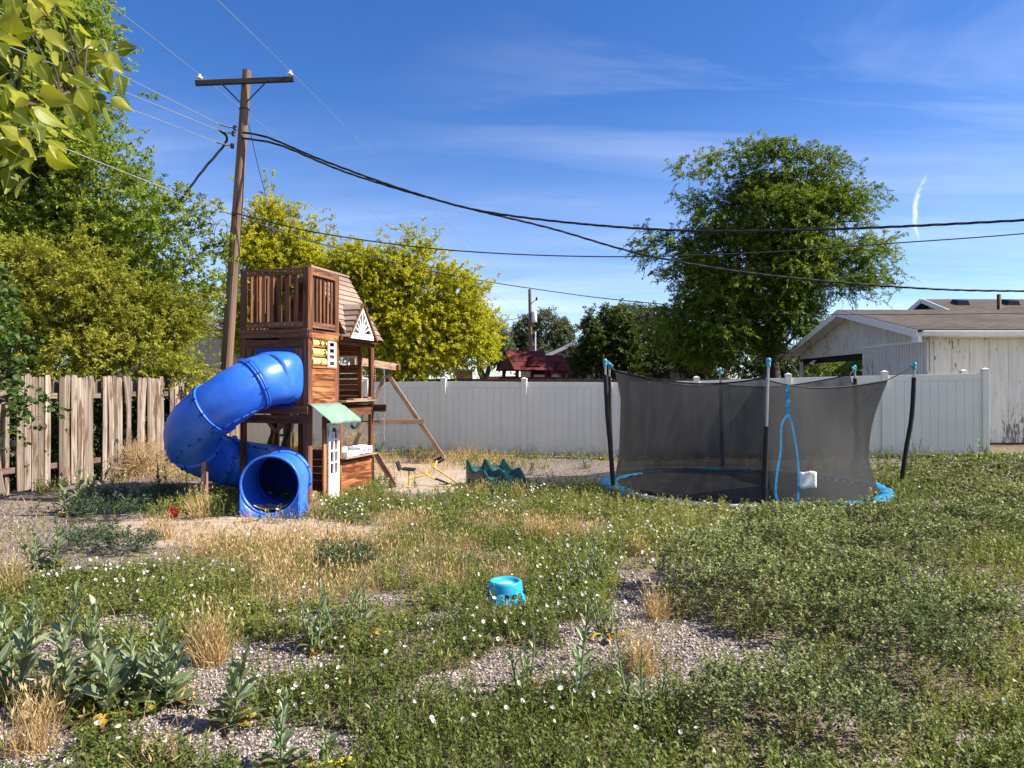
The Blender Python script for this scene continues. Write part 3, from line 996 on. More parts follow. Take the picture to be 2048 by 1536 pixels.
# other houses glimpsed beyond the trees
def house(name, label, c, w, d, h, rise, wallm, ridge_x=True):
    o = thing(name, label, 'house', c)
    b = MB(); b.box((0, 0, h / 2), (w, d, h), axis=0)
    if ridge_x:
        for sx_ in (-w / 2, w / 2 - .05):
            b.prism([(sx_, -d / 2, h), (sx_, d / 2, h), (sx_, 0, h + rise)], (.05, 0, 0))
    else:
        for sy in (-d / 2, d / 2 - .05):
            b.prism([(-w / 2, sy, h), (w / 2, sy, h), (0, sy, h + rise)], (0, .05, 0))
    wl = b.build('wall', wallm, o)
    b = MB()
    e = 0.35
    if ridge_x:
        k = rise / (d / 2)
        slab(b, (-w / 2 - e, -d / 2 - e, h - e * k + .06), (w / 2 + e, -d / 2 - e, h - e * k + .06), (w / 2 + e, 0, h + rise + .06), (-w / 2 - e, 0, h + rise + .06), .1)
        slab(b, (w / 2 + e, d / 2 + e, h - e * k + .06), (-w / 2 - e, d / 2 + e, h - e * k + .06), (-w / 2 - e, 0, h + rise + .06), (w / 2 + e, 0, h + rise + .06), .1)
    else:
        k = rise / (w / 2)
        slab(b, (-w / 2 - e, d / 2 + e, h - e * k + .06), (-w / 2 - e, -d / 2 - e, h - e * k + .06), (0, -d / 2 - e, h + rise + .06), (0, d / 2 + e, h + rise + .06), .1)
        slab(b, (w / 2 + e, -d / 2 - e, h - e * k + .06), (w / 2 + e, d / 2 + e, h - e * k + .06), (0, d / 2 + e, h + rise + .06), (0, -d / 2 - e, h + rise + .06), .1)
    r_ = b.build('roof', M['shingle'], o)
    b = MB()
    if ridge_x:
        for sy in (-1, 1):
            b.beam((-w / 2 - e, sy * (d / 2 + e + .02), h - e * k - .02), (w / 2 + e, sy * (d / 2 + e + .02), h - e * k - .02), .03, .18)
    else:
        for sx_ in (-1, 1):
            b.beam((sx_ * (w / 2 + e), -d / 2 - e - .03, h - e * k - .02), (0, -d / 2 - e - .03, h + rise - .02), .03, .2)
    b.build('fascia', M['trim'], r_)
    return o


m, t, out = newmat('lap_siding')
ob = t.add('ShaderNodeTexCoord').outputs['Object']
sep = t.add('ShaderNodeSeparateXYZ'); t.link(ob, sep.inputs[0])
saw = t.math('FRACT', t.math('MULTIPLY', sep.outputs[2], 7.0))
pbsdf(t, out, t.mix(t.ramp(saw, [(0.0, 0.0), (0.10, 1.0)]), (0.16, 0.145, 0.13), (0.40, 0.365, 0.325)), 0.75, 0.2, 0, saw, 0.6, 0.02)
M['lap'] = m
o = house('siding_house', 'grey lap siding house half hidden by trees behind the leaning pole', (-14.6, 37.5, 0), 9.5, 8, 2.9, 2.1, M['lap'], ridge_x=False)
o = house('tan_house', 'tan house with white roof edge behind the dark red play tower', (3.6, 47, 0), 6.0, 7, 2.9, 1.35, M['tan'], ridge_x=False)
o = house('pale_shed', 'pale board shed glimpsed under the big dark tree left of the garage', (8.6, 37.5, 0), 3.0, 3, 2.35, 0.8, M['pinkboard'], ridge_x=False)
o = thing('brick_wall', 'short red brick wall end under the yellow tree', 'wall', (-1.82, 27.0, 0))
b = MB()
b.add([(-.35, -.1, 0), (.35, -.1, 0), (.35, -.1, 2.25), (-.35, -.1, 2.25), (-.35, .1, 0), (.35, .1, 0), (.35, .1, 2.25), (-.35, .1, 2.25)], [(0, 1, 2, 3), (5, 4, 7, 6), (1, 5, 6, 2), (4, 0, 3, 7)],
      0, [(0, 0, 0), (.7, 0, 0), (.7, 2.25, 0), (0, 2.25, 0), (.9, 0, 0), (.2, 0, 0), (.2, 2.25, 0), (.9, 2.25, 0)])
b.build('brickwork', M['brick'], o)
b = MB(); b.box((0, 0, 2.29), (.8, .3, .08)); b.build('coping', M['tan'], o)
# ---------------------------------------------------------------- utility poles and wires
up_ = thing('utility_pole', 'tall leaning brown wooden utility pole with crossarm behind the play tower', 'utility pole', (-7.63, 19.0, 0))
lean = Vector((0.67, 0, 9.97)) / 9.97                       # per metre of height
b = MB()
b.tube([lean * z for z in (-0.3, 2, 4, 6, 8, 9.97)], [0.165, 0.155, 0.145, 0.132, 0.12, 0.11], 18)
pl = b.build('pole', M['polewood'], up_)
P0 = Vector((-7.63, 19.0, 0))
ptop = lambda z: lean * z
zc = 9.62
b = MB()
ac = ptop(zc) + Vector((0.03, -0.17, 0))
adir = Vector((1.0, 0.02, 0.050)).normalized()
a0, a1 = ac - adir * 1.27, ac + adir * 1.27
b.beam(a0, a1, 0.10, 0.125)
arm = b.build('crossarm', M['armwood'], up_, bevel=0.006)
for sgn in (-1, 1):
    b = MB(); b.beam(ac + adir * (sgn * .62) + Vector((0, -.06, -.02)), ptop(zc - .52) + Vector((sgn * .09, -.11, 0)), 0.008, 0.035); b.build('brace', M['armwood'], arm)
ins = []
for e in (-1.17, 1.17):
    c = ac + adir * e + Vector((0, 0, .065))
    b = MB(); b.lathe([(0, .17), (.035, .165), (.045, .14), (.03, .125), (.05, .11), (.075, .085), (.08, .055), (.045, .035), (.02, .03), (.015, -.05)], c, 18)
    b.build('insulator', M['porcelain'], arm)
    ins.append(P0 + c + Vector((0, 0, .16)))
sp = []
for z, xo in ((8.42, -.16), (8.27, -.19), (7.95, -.20)):
    b = MB()
    c = ptop(z) + Vector((xo, -.12, 0))
    b.tube([c + Vector((0, 0, .06)), c + Vector((0, 0, .02)), c, c - Vector((0, 0, .02)), c - Vector((0, 0, .06))], [.045, .05, .03, .05, .045], 12)
    b.build('spool_insulator', M['black'], pl)
    b = MB(); b.tube(smooth_path([c, c + Vector((-.18, -.02, .03)), c + Vector((-.40, -.03, .09))], 4), [.018 + .012 * (k % 2) for k in range(9)], 8); b.build('wire_grip', M['silverwire'], pl)
    sp.append(P0 + c + Vector((-.40, -.03, .09)))
b = MB(); b.tube([ptop(8.95) + Vector((0.131 * math.cos(a), .131 * math.sin(a), 0)) for a in np.linspace(0, 2 * math.pi, 17)], .010, 6); b.build('band', M['black'], pl)
b = MB(); b.tube(smooth_path([ptop(7.6) + Vector((.04, -.14, .1)), ptop(7.2) + Vector((-.02, -.15, 0)), ptop(6.4) + Vector((.05, -.15, 0)), ptop(3) + Vector((.04, -.16, 0)), ptop(1) + Vector((.04, -.17, 0))], 6), .012, 6)
b.build('ground_lead', M['cable'], pl)
for (dx0, w_, h_) in ((-.62, .30, .55), (-.28, .32, .65)):
    b = MB(); c = ptop(5.95) + Vector((dx0, -.2, .02 - dx0 * .15))
    b.tube([c + Vector((w_ * .5 * math.sin(a) - .1 * (1 - math.cos(a)) * .5, 0, -h_ * .5 * (1 - math.cos(a)))) for a in np.linspace(0, 2 * math.pi, 21)], .008, 6)
    b.build('cable_loop', M['cable'], pl)


def wire(label, pts, rad, mat, twist=0, cat='wire', sub=10, group=None, name='power_line'):
    b = MB()
    path = smooth_path(pts, sub)
    if twist:
        L = 0.0
        st = [[], [], []][:2 if twist < 1.5 else 3]
        fine_ = []
        for i in range(len(path) - 1):
            n = max(1, int((path[i + 1] - path[i]).length / 0.14))
            for k in range(n):
                fine_.append(path[i].lerp(path[i + 1], k / n))
        fine_.append(path[-1])
        for i, p in enumerate(fine_):
            d = (fine_[min(i + 1, len(fine_) - 1)] - fine_[max(i - 1, 0)]).normalized()
            a = d.cross(Vector((0, 0, 1))).normalized(); bb = a.cross(d)
            if i: L += (p - fine_[i - 1]).length
            for j, s_ in enumerate(st):
                th = L * 5.2 + 2 * math.pi * j / len(st)
                s_.append(p + (a * math.cos(th) + bb * math.sin(th)) * rad * 1.05)
        for s_ in st:
            b.tube(s_, rad, 5, cap=False)
    else:
        b.tube(path, rad, 6)
    o = b.build(name, mat)
    return tag(o, label, cat, group)


G = 'overhead lines on the big pole'
# twin high wires from the upper left over the crossarm to the far pole
FAR = Vector(at(1060, 590, 55))
wire('thin high wire running over the left end of the crossarm', [at(-60, -160, 8.5), at(205, 0, 12.5), ins[0], at(800, 467, 33), at(1025, 610, 52), at(1062, 640, 55)], 0.0065, M['silverwire'], group=G)
wire('thin high wire running over the right end of the crossarm', [at(300, -120, 9.5), at(435, 0, 13.2), ins[1], at(830, 388, 30), at(1030, 566, 52), at(1066, 590, 55)], 0.0065, M['silverwire'], group=G)
wire('silver service wire from the left, topmost of three at the pole', [at(-60, -8, 11), at(240, 148, 15.3), sp[0]], 0.0085, M['silverwire'], group=G)
wire('silver service wire from the left, middle of three at the pole', [at(-60, 62, 11), at(235, 178, 15.3), sp[1]], 0.0085, M['silverwire'], group=G)
wire('silver service wire from the left, lowest of three at the pole', [at(-60, 118, 11), at(235, 209, 15.3), sp[2]], 0.0085, M['silverwire'], group=G)
wire('thick twisted black cable, upper of the pair sagging across to the right', [P0 + ptop(8.3) + Vector((.05, -.15, 0)), at(540, 276, 18.9), at(650, 322, 18.6), at(830, 386, 18.2), at(1000, 428, 17.7), at(1300, 458, 16.8), at(1600, 460, 15.8), at(2048, 440, 14.5), at(2500, 408, 13.2)], 0.0155, M['cable'], 2, group=G)
wire('thick twisted black cable, lower of the pair crossing the big green tree', [P0 + ptop(8.15) + Vector((.05, -.15, 0)), at(560, 290, 18.9), at(700, 347, 18.8), at(900, 407, 18.7), at(1100, 456, 18.6), at(1280, 507, 18.5), at(1500, 546, 18.4), at(1800, 574, 18.2), at(2048, 582, 18), at(2500, 578, 17.8)], 0.0150, M['cable'], 2, group=G)
wire('twisted black drop cable hanging from the pole into the left tree', [sp[2] + Vector((.1, 0, .3)), at(452, 272, 18.9), at(447, 290, 18.9), at(405, 340, 18.7), at(368, 390, 18.5), at(340, 425, 18.3)], 0.017, M['cable'], 2, group=G)
wire('silver communication cable from the left to the middle of the pole', [at(-80, 205, 10), at(130, 297, 13), at(440, 420, 18.6), at(462, 428, 18.8)], 0.013, M['silverwire'], group=G)
wire('black line from mid pole, highest across the yellow trees and the big tree', [at(462, 424, 18.8), at(640, 466, 19), at(900, 500, 19.2), at(1200, 513, 19.3), at(1500, 506, 19.2), at(1760, 488, 19), at(2048, 467, 18.6), at(2500, 425, 18)], 0.016, M['cable'], group=G)
wire('black line from mid pole dipping to the right behind the big tree', [at(462, 428, 18.8), at(640, 487, 20.5), at(900, 549, 23), at(1100, 582, 25), at(1300, 606, 27), at(1700, 640, 31)], 0.016, M['cable'], group=G)
wire('thin line low over the garage roof', [at(1560, 628, 21), at(1800, 629, 20.6), at(2200, 624, 20)], 0.010, M['cable'], group=G)
wire('thin guy wire running down behind the pole into the yellow tree', [P0 + ptop(8.6) + Vector((.1, .1, 0)), at(515, 330, 21.5), at(537, 420, 23.5), at(560, 560, 26)], 0.010, M['cable'], group=G)
wire('short lines converging on the far pole from the left', [at(980, 642, 50), at(1015, 640, 52.5), at(1060, 632, 55)], 0.02, M['cable'])
wire('faint line from the far pole down to the tan house', [at(1063, 660, 55), at(1085, 690, 52), at(1108, 705, 49)], 0.018, M['cable'])

fp = thing('utility_pole', 'distant utility pole with grey transformer and white conduit behind the red play tower', 'utility pole', (FAR.x, 55, 0))
b = MB(); b.tube([(0.1, 0, -.5), (0.05, 0, 5), (-.02, 0, 9.1)], [.17, .15, .12], 12); b.build('pole', M['polewood'], fp)
b = MB(); b.lathe([(0, .45), (.12, .44), (.2, .36), (.21, -.35), (.17, -.42), (0, -.42)], (.32, -.1, 7.0), 16); b.build('transformer', M['porcelain'], fp)
b = MB(); b.tube([(.42, -.12, 0), (.40, -.12, 5.9)], .055, 8); b.build('conduit', M['porcelain'], fp)
b = MB(); b.tube(smooth_path([(.0, 0, 7.9), (.25, -.05, 8.15), (.48, -.05, 8.3)], 4), .03, 6); b.lathe([(0, .28), (.05, .25), (.09, .12), (.05, .0), (0, 0)], (.5, -.05, 8.25), 10); b.build('cutout_arm', M['black'], fp)

# ---------------------------------------------------------------- wooden play tower with cabin and swing beam
PA = R(-17)
PO = Vector((-2.86, 10.18, 0))
ps = thing('play_tower', 'brown wooden play tower with slatted lookout, shingled cabin roof and swing beam', 'playset', PO, PA)


def pw(x, y, z=0.0):
    """tower coordinates -> world"""
    return PO + Matrix.Rotation(PA, 3, 'Z') @ Vector((x, y, z))


W_, D_, C_ = -1.13, 0.83, 1.95           # width, tower depth, cabin end
z0_ = -0.1


def part(name, mat, fn, parent=ps, bevel=0.004, **kw):
    b = MB(); fn(b)
    return b.build(name, mat, parent, bevel=bevel, **kw)


for (x, y, z1) in ((0, 0, 3.35), (W_, 0, 3.35), (0, D_, 3.35), (W_, D_, 3.35), (0, C_, 2.42), (W_ - .12, C_ - .2, 2.42)):
    sx_, sy_ = (1 if x < -.5 else -1), (1 if y < D_ / 2 else -1)
    part('post', M['redwood'], lambda b: (b.box((x + sx_ * .045, y + sy_ * .02, (z0_ + z1) / 2), (.09, .04, z1 - z0_)), b.box((x + sx_ * .02, y + sy_ * .075, (z0_ + z1) / 2), (.04, .07, z1 - z0_))))
part('post', M['redwood'], lambda b: (b.beam((-1.30, 1.4, z0_), (-1.30, 1.4, 1.4), .09, .09, up=(0, 1, 0))))


def rail_set(b, p, q, n_sl, z0, z1, top=.10, bot=.085, sl_w=.056, skew=0):
    p, q = Vector(p), Vector(q)
    u = Vector((0, 0, 1))
    b.beam(p + u * (z1 - top / 2), q + u * (z1 - top / 2), .035, top)
    b.beam(p + u * (z0 + bot / 2), q + u * (z0 + bot / 2), .035, bot)
    d = (q - p).normalized(); nn = Vector((d.y, -d.x, 0))
    for k in range(n_sl):
        t = (k + 1) / (n_sl + 1)
        c = p.lerp(q, t) - nn * .030
        b.beam(c + u * (z0 + .02), c + u * (z1 - .03), sl_w * prng.uniform(.92, 1.08), .022, nn)
    # bolt heads
    for k in range(n_sl + 2):
        t = (k + .3) / (n_sl + 1.6)
        for zz in (z1 - top / 2, z0 + bot / 2):
            c = p.lerp(q, t) + u * zz
            b.tube([c + nn * .017, c + nn * .024], .009, 8, mat=1)


ZL, ZT = 2.48, 3.35
rs = [M['redwood'], M['steel']]
part('front_railing', rs, lambda b: rail_set(b, (W_ + .09, 0.02, 0), (-.09, 0.02, 0), 6, ZL + .02, ZT))
part('side_railing', rs, lambda b: rail_set(b, (-.02, .09, 0), (-.02, D_ - .05, 0), 6, ZL + .02, ZT, sl_w=.052))
part('rear_railing', rs, lambda b: rail_set(b, (-.09, D_ - .02, 0), (W_ + .09, D_ - .02, 0), 5, ZL + .02, ZT))
part('far_railing', rs, lambda b: rail_set(b, (W_ + .02, D_ - .05, 0), (W_ + .02, .09, 0), 6, ZL + .02, ZT))
part('lookout_floor', M['redwood'], lambda b: [b.box((W_ / 2, .075 + k * .115, 2.455), (1.08, .105, .03)) for k in range(7)])


for bc, bs in (((W_ / 2, -.002, 2.42), (1.13, .04, .12)), ((W_ / 2, .02, 2.27), (.95, .035, .12)), ((W_ / 2, -.002, 1.33), (1.13, .04, .11)), ((W_ / 2, -.001, 1.20), (1.13, .036, .12)),
               ((.001, D_ / 2, 2.41), (.04, D_ + .02, .11)), ((W_ - .001, D_ / 2, 2.41), (.04, D_, .11)), ((W_, .5, 1.32), (.036, 1.0, .12)), ((W_ / 2 + .25, C_ - .02, 1.31), (1.1, .035, .12))):
    part('floor_beam', M['redwood'], lambda b: b.box(bc, bs))

part('deck', M['redwood'], lambda b: [b.box((W_ / 2, .07 + k * .125, 1.40), (1.06, .115, .03)) for k in range(15)])
part('slide_panel_board', M['redwood'], lambda b: (b.box((W_ + .16, .012, 1.82), (.12, .025, .78)), b.box((-.17, .012, 1.82), (.14, .025, .78))))


def siding(b, x0, x1, y, z0, z1, axis_x=True, bh=.088):
    n = max(1, round((z1 - z0) / bh)); h = (z1 - z0) / n
    for k in range(n):
        zc_ = z0 + (k + .5) * h
        if axis_x: b.beam((x0, y, zc_), (x1, y, zc_), .02, h - .004)
        else: b.beam((y, x0, zc_), (y, x1, zc_), .02, h - .004)


part('upper_siding', M['siding'], lambda b: siding(b, .085, D_ - .085, -.014, 1.40, 1.93, False))
part('side_beam', M['siding'], lambda b: (b.box((0.012, D_ / 2, 2.38), (.03, D_ - .1, .085), axis=1), b.box((-.005, D_ / 2, 1.945), (.04, D_ - .17, .03), axis=1), b.box((-.005, .49, 2.14), (.035, .035, .40)), b.box((-.005, D_ - .1, 2.14), (.035, .05, .40))))
# noughts-and-crosses drums
tt = bpy.data.objects.new('game_panel', None); COL.objects.link(tt); tt.parent = ps; tt['label'] = 'cream yellow noughts and crosses drums in a window'
tt.empty_display_size = .1


def drum(zc, yc, mark):
    b = MB()
    b.tube([(-.03, yc - .058, zc), (-.03, yc + .058, zc)], .058, 14)
    x = .029
    if mark == 'X':
        for s_ in (-1, 1):
            b.beam((x - .004, yc - .028, zc - s_ * .035), (x - .004, yc + .028, zc + s_ * .035), .012, .012, mat=1, up=(1, 0, 0))
    elif mark == ')':
        b.tube([(x - .002, yc + .018 * math.cos(a), zc + .034 * math.sin(a)) for a in np.linspace(-1.4, 1.4, 9)], .007, 6, mat=1)
    b.build('drum', [M['yellow'], M['black']], tt)


for r_, zc_ in enumerate((2.29, 2.155, 2.02)):
    for c_, yc in enumerate((.15, .272, .394)):
        drum(zc_, yc, ((('', 'X', 'X'), ('', '', 'X'), ('', ')', ''))[r_])[c_])


def lattice(b):
    y0, y1, za, zb_ = .52, .70, 1.96, 2.33
    for yy in (y0, y1): b.box((.004, yy, (za + zb_) / 2), (.02, .05, zb_ - za + .04))
    for k in range(5): b.box((.004, (y0 + y1) / 2, za + (zb_ - za) * k / 4), (.02, y1 - y0 - .04, .035), axis=1)


part('lattice_window', M['whiteplastic'], lattice, bevel=.003)
# awning
b = MB()
na = 10
vs, fs = [], []
for i in range(na + 1):
    for j in range(5):
        tt_ = j / 4
        vs.append((.01 + .33 * tt_, .0 + .86 * i / na + .02 * tt_, 1.42 - .24 * tt_ - .012 * math.sin(i * math.pi / na * 3) * tt_ - (.0 if j < 4 else .0)))
for i in range(na + 1): vs.append((.345, .0 + .86 * i / na + .02, 1.135 + .006 * math.sin(i * 1.9)))
for i in range(na):
    for j in range(4):
        fs.append((i * 5 + j, i * 5 + j + 1, (i + 1) * 5 + j + 1, (i + 1) * 5 + j))
    k0 = (na + 1) * 5
    fs.append((i * 5 + 4, k0 + i, k0 + i + 1, (i + 1) * 5 + 4))
b.add(vs, fs, smooth=True)
b.build('awning', M['awning'], ps, solid=.006)


# white plastic half door
def door(b):
    y0, y1, x = .50, .80, .012
    yc = (y0 + y1) / 2
    b.box((x, yc, .18), (.03, y1 - y0, .34), axis=2)
    for yy in (y0 + .025, y1 - .025): b.box((x, yy, .68), (.03, .05, .70))
    b.box((x, yc, .66), (.03, .03, .66))
    for zz in (.36, .535, .71, .88): b.box((x, yc, zz), (.028, y1 - y0, .028), axis=1)
    n = 10                               # arched head
    arc = [(x, yc + .125 * math.cos(a), .93 + .125 * math.sin(a)) for a in np.linspace(0, math.pi, n)]
    outer = [(x, y0, 1.10), (x, y1, 1.10)]
    vs = [Vector(p) - Vector((.015, 0, 0)) for p in [(x, y1, .93)] + [(x, y1, 1.1), (x, y0, 1.1)] + [(x, y0, .93)] + arc[::-1]]
    b.prism(vs, (.03, 0, 0))


d_ = part('door', M['whiteplastic'], door, bevel=.003)
part('door_frame', M['siding'], lambda b: (b.box((-.012, .44, .58), (.03, .09, 1.3)), b.box((-.012, D_ + .035, .62), (.05, .08, 1.5)), b.box((-.012, .64, 1.18), (.03, .4, .12), axis=1)))
part('lower_wall', M['redwood'], lambda b: siding(b, -.50, -.05, D_, .02, .66, True, .105))
part('lower_frame', M['redwood'], lambda b: (b.box((-.28, D_ - .005, .68), (.48, .05, .05)), b.box((-.06, D_, 1.0), (.05, .05, .7)), b.box((-.5, D_, .65), (.05, .05, 1.3))))
# cabin
part('cabin_front_panel', M['siding'], lambda b: siding(b, D_ + .08, C_ - .07, -.01, .04, .50, False))
for nm, bc, bs in (('cabin_sill', (0.0, (D_ + C_) / 2, .53), (.06, C_ - D_ - .1, .05)), ('cabin_beam', (-.02, (D_ + C_) / 2, 1.28), (.04, C_ - D_ - .1, .14)), ('cabin_beam', (-.02, (D_ + C_) / 2, 2.36), (.05, C_ - D_, .10)), ('eave_board', (.05, (D_ + C_) / 2, 2.40), (.03, C_ - D_ + .1, .07))):
    part(nm, M['redwood'], lambda b: b.box(bc, bs, axis=1))
part('counter', M['framewood'], lambda b: (b.box((-.02, 1.34, .575), (.28, 1.00, .025), axis=1)))


def stove(b):
    b.box((.0, 1.08, .63), (.22, .36, .075), axis=1); b.box((-.02, 1.50, .655), (.24, .40, .11), axis=1)
    for yy in (1.41, 1.60):
        b.lathe([(.07, .0), (.07, .012), (.05, .012), (.05, .004), (0, .004)], (-.03, yy, .712), 16, smooth=False)
    for yy in (1.43, 1.55): b.tube([(.101, yy, .655), (.116, yy, .655)], .016, 10, mat=1)
    b.box((-.10, 1.06, .70), (.05, .3, .05), axis=1)


part('toy_kitchen', [M['whiteplastic'], M['red']], stove, bevel=.006)
part('upper_shelf', M['framewood'], lambda b: (b.box((.02, 1.38, 1.44), (.20, 1.08, .022), axis=1), b.box((.05, 1.30, 1.465), (.12, .45, .02), axis=1), b.box((.03, 1.66, 1.475), (.09, .12, .05), axis=1), b.box((.0, 1.65, 1.40), (.10, .4, .03), axis=1)))
part('cabin_back_wall', M['siding'], lambda b: (siding(b, D_ + .1, C_ - .1, W_ - .02, 1.42, 1.92, False), siding(b, D_ + .1, C_ - .1, W_ - .02, 2.17, 2.42, False)))
part('cabin_end_wall', M['siding'], lambda b: (siding(b, W_ + .02, -.26, C_ - .02, 1.42, 1.98, True), siding(b, W_ + .02, -.26, C_ - .02, 2.18, 2.42, True), b.box((-.25, C_ - .02, 1.9), (.06, .05, 1.0)), b.box((-.68, C_ - .045, 2.0), (.9, .03, .05))))


def strip_window(b):
    for k in range(5): b.box((-1.06 + k * .19, C_ - .02, 2.08), (.03, .02, .19))
    for zz in (1.995, 2.165): b.box((-.68, C_ - .022, zz), (.84, .02, .03))


part('strip_window', M['whiteplastic'], strip_window, bevel=.002)
# cabin roof of overlapping shingle boards, ridge along the depth
rx, rz2, ex, ez2, ya, yb = -.56, 3.50, .09, 2.42, D_ + .05, C_ + .10
b = MB()
for side in (1, -1):
    e = Vector((rx + side * (ex - rx), 0, ez2)); r0 = Vector((rx, 0, rz2))
    dn = (r0 - e)
    nn = Vector((dn.z * side, 0, -dn.x * side)).normalized()
    nb = 12
    for k in range(nb):
        c = e + dn * ((k + .5) / nb)
        p, q_ = c + nn * .018 + Vector((0, ya, 0)), c + nn * .018 + Vector((0, yb, 0))
        tilt = (nn + dn.normalized() * .16).normalized()
        b.beam(p, q_, dn.length / nb * 1.16, .012, tilt)
b.beam((rx, ya, rz2 + .025), (rx, yb, rz2 + .025), .09, .03)
rf = b.build('cabin_roof', M['shinglewood'], ps, bevel=.002)
b = MB()
for y in (ya + .02, yb - .02):
    for side in (1, -1):
        b.beam((rx + side * (ex - rx), y, ez2 - .03), (rx, y, rz2 - .03), .03, .07)
b.build('rafters', M['redwood'], rf)
# dormer
dm = bpy.data.objects.new('dormer', None); COL.objects.link(dm); dm.parent = ps; dm.empty_display_size = .1
yc, hw, zb_, zp, xf = 1.30, .41, 2.43, 2.95, .13


def slope_x(z): return ex + (rx - ex) * (z - ez2) / (rz2 - ez2)


b = MB()
for side in (1, -1):
    nb = 6
    for k in range(nb):
        t_ = (k + .5) / nb
        y_, z_ = yc + side * (hw + .03) * (1 - t_), zb_ - .02 + (zp + .02 - zb_) * t_
        nrm = Vector((0, side * (zp - zb_), hw)).normalized()
        sl = Vector((0, -side * hw, zp - zb_)).normalized()
        b.beam(Vector((slope_x(z_) - .05, y_, z_)) + nrm * .012, Vector((xf + .03, y_, z_)) + nrm * .012, math.hypot(hw, zp - zb_) / nb * 1.15, .012, (nrm + sl * .15).normalized())
b.build('dormer_roof', M['shinglewood'], dm, bevel=.002)
b = MB()
for side in (1, -1): b.beam((xf + .03, yc + side * (hw + .04), zb_ - .035), (xf + .03, yc, zp + .015), .02, .035)
b.build('dormer_trim', M['redwood'], dm)
b = MB()
A_, B_, T_ = Vector((xf, yc - hw + .05, zb_ + .02)), Vector((xf, yc + hw - .05, zb_ + .02)), Vector((xf, yc, zp - .06))
for p, q_, w_ in ((A_, B_, .09), (A_, T_, .04), (B_, T_, .04)):
    b.beam(p, q_, .03, w_)
c0 = Vector((xf, yc, zb_ + .05))
for a in (25, 48, 70, 90, 110, 132, 155):
    dd = Vector((0, math.cos(R(a)), math.sin(R(a))))
    # length to the sloping edge
    k = min(.40, (zp - .09 - c0.z) / (abs(dd.z) + abs(dd.y) * (zp - zb_ - .08) / (hw - .05)))
    b.beam(c0, c0 + dd * k, .02, .022 + .012 * (a == 90))
b.build('sunburst_panel', M['whiteplastic'], dm, bevel=.002)
part('gable_end', M['redwood'], lambda b: (b.prism([(rx - .55, ya + .06, ez2 + .05), (rx + .55, ya + .06, ez2 + .05), (rx, ya + .06, rz2 - .1)], (0, .02, 0))))
# ladder and braces below
part('ladder', M['armwood'], lambda b: (b.beam((W_ + .02, .95, 1.25), (W_ - .38, .95, 0.25), .04, .08), b.beam((W_ + .02, 1.35, 1.25), (W_ - .38, 1.35, .25), .04, .08), [b.beam((W_ - .06 - .08 * k, .95, 1.08 - .2 * k), (W_ - .06 - .08 * k, 1.35, 1.08 - .2 * k), .05, .03) for k in range(4)]))
part('knee_brace', M['redwood'], lambda b: (b.beam((-.55, .03, 1.02), (-.30, .03, 1.24), .05, .05), b.beam((-.75, .03, 1.25), (-.55, .03, 1.02), .05, .05)))
part('fire_pole', M['toyyellow'], lambda b: b.tube([(-1.02, 1.15, 0), (-1.02, 1.15, 1.35)], .022, 10), bevel=0)
part('ground_brace', M['framewood'], lambda b: b.beam((.05, C_ - .02, .55), (.35, C_ + .05, .03), .045, .09))
part('ground_brace', M['framewood'], lambda b: b.beam((-.55, .55, .06), (-.05, .25, .10), .09, .12))
part('step_board', M['framewood'], lambda b: b.box((-.26, 1.2, .22), (.48, .14, .03)))
# swing beam and A-frame
A = pw(-.42, C_ + .02, 0); A.z = 2.10
Bm = at(790, 742, 15.95); Bm.z = 2.10
inv = Matrix.Rotation(-PA, 3, 'Z')
lo = lambda p: inv @ (Vector(p) - PO)
ap = at(772, 745, 15.95); ap.z = 2.06
l1 = Vector((-1.42, 15.95, -.02)); l2 = Vector((-3.62, 15.8, -.02))
part('swing_beam', M['framewood'], lambda b: b.beam(lo(A), lo(Bm) + (lo(Bm) - lo(A)).normalized() * .15, .09, .14))
part('frame_leg', M['framewood'], lambda b: b.beam(lo(l1), lo(ap) + Vector((-.05, -.03, .02)), .09, .09))
part('frame_leg', M['framewood'], lambda b: b.beam(lo(l2), lo(ap) + Vector((.05, .03, .02)), .09, .09))
part('frame_crossbar', M['framewood'], lambda b: b.beam(lo((-3.15, 15.75, .90)), lo((-1.92, 15.85, .91)), .045, .11))
part('beam_bracket', M['green'], lambda b: b.box(lo(ap) + Vector((0, 0, -.03)), (.14, .12, .22)))
part('frame_block', M['redwood'], lambda b: b.beam(lo(ap) + Vector((-.25, .02, .03)), lo(ap) + Vector((.32, .02, .03)), .10, .12))

# ---------------------------------------------------------------- spiral tube slide (leans on the tower, a thing of its own)
sl = thing('tube_slide', 'blue spiral plastic tube slide bolted to the front of the play tower', 'slide')
cx_, cy_, Rr, rt = -3.90, 10.30, .60, .345
pts = [Vector((-3.28, 10.34, 1.79)), Vector((-3.32, 10.12, 1.785))]
hts = [(-25, 1.76), (-45, 1.715), (-68, 1.58), (-90, 1.42), (-112, 1.27), (-135, 1.12), (-158, .97), (-180, .83), (-203, .70), (-225, .60), (-248, .52), (-270, .47)]
for a, z in hts:
    pts.append(Vector((cx_ + Rr * math.cos(R(a)), cy_ + Rr * math.sin(R(a)), z)))
pts += [Vector((-3.53, 10.72, .45)), Vector((-3.27, 10.35, .43)), Vector((-3.12, 9.95, .42)), Vector((-3.07, 9.55, .42)), Vector((-3.05, 9.14, .42))]
path = smooth_path(pts, 5)
jn = []                                       # joints between sections
Ls = [0.0]
for i in range(1, len(path)): Ls.append(Ls[-1] + (path[i] - path[i - 1]).length)
TOT = Ls[-1]


def frame(i):
    d = (path[min(i + 1, len(path) - 1)] - path[max(i - 1, 0)]).normalized()
    a = d.cross(Vector((0, 0, 1))).normalized()
    return d, a, a.cross(d)


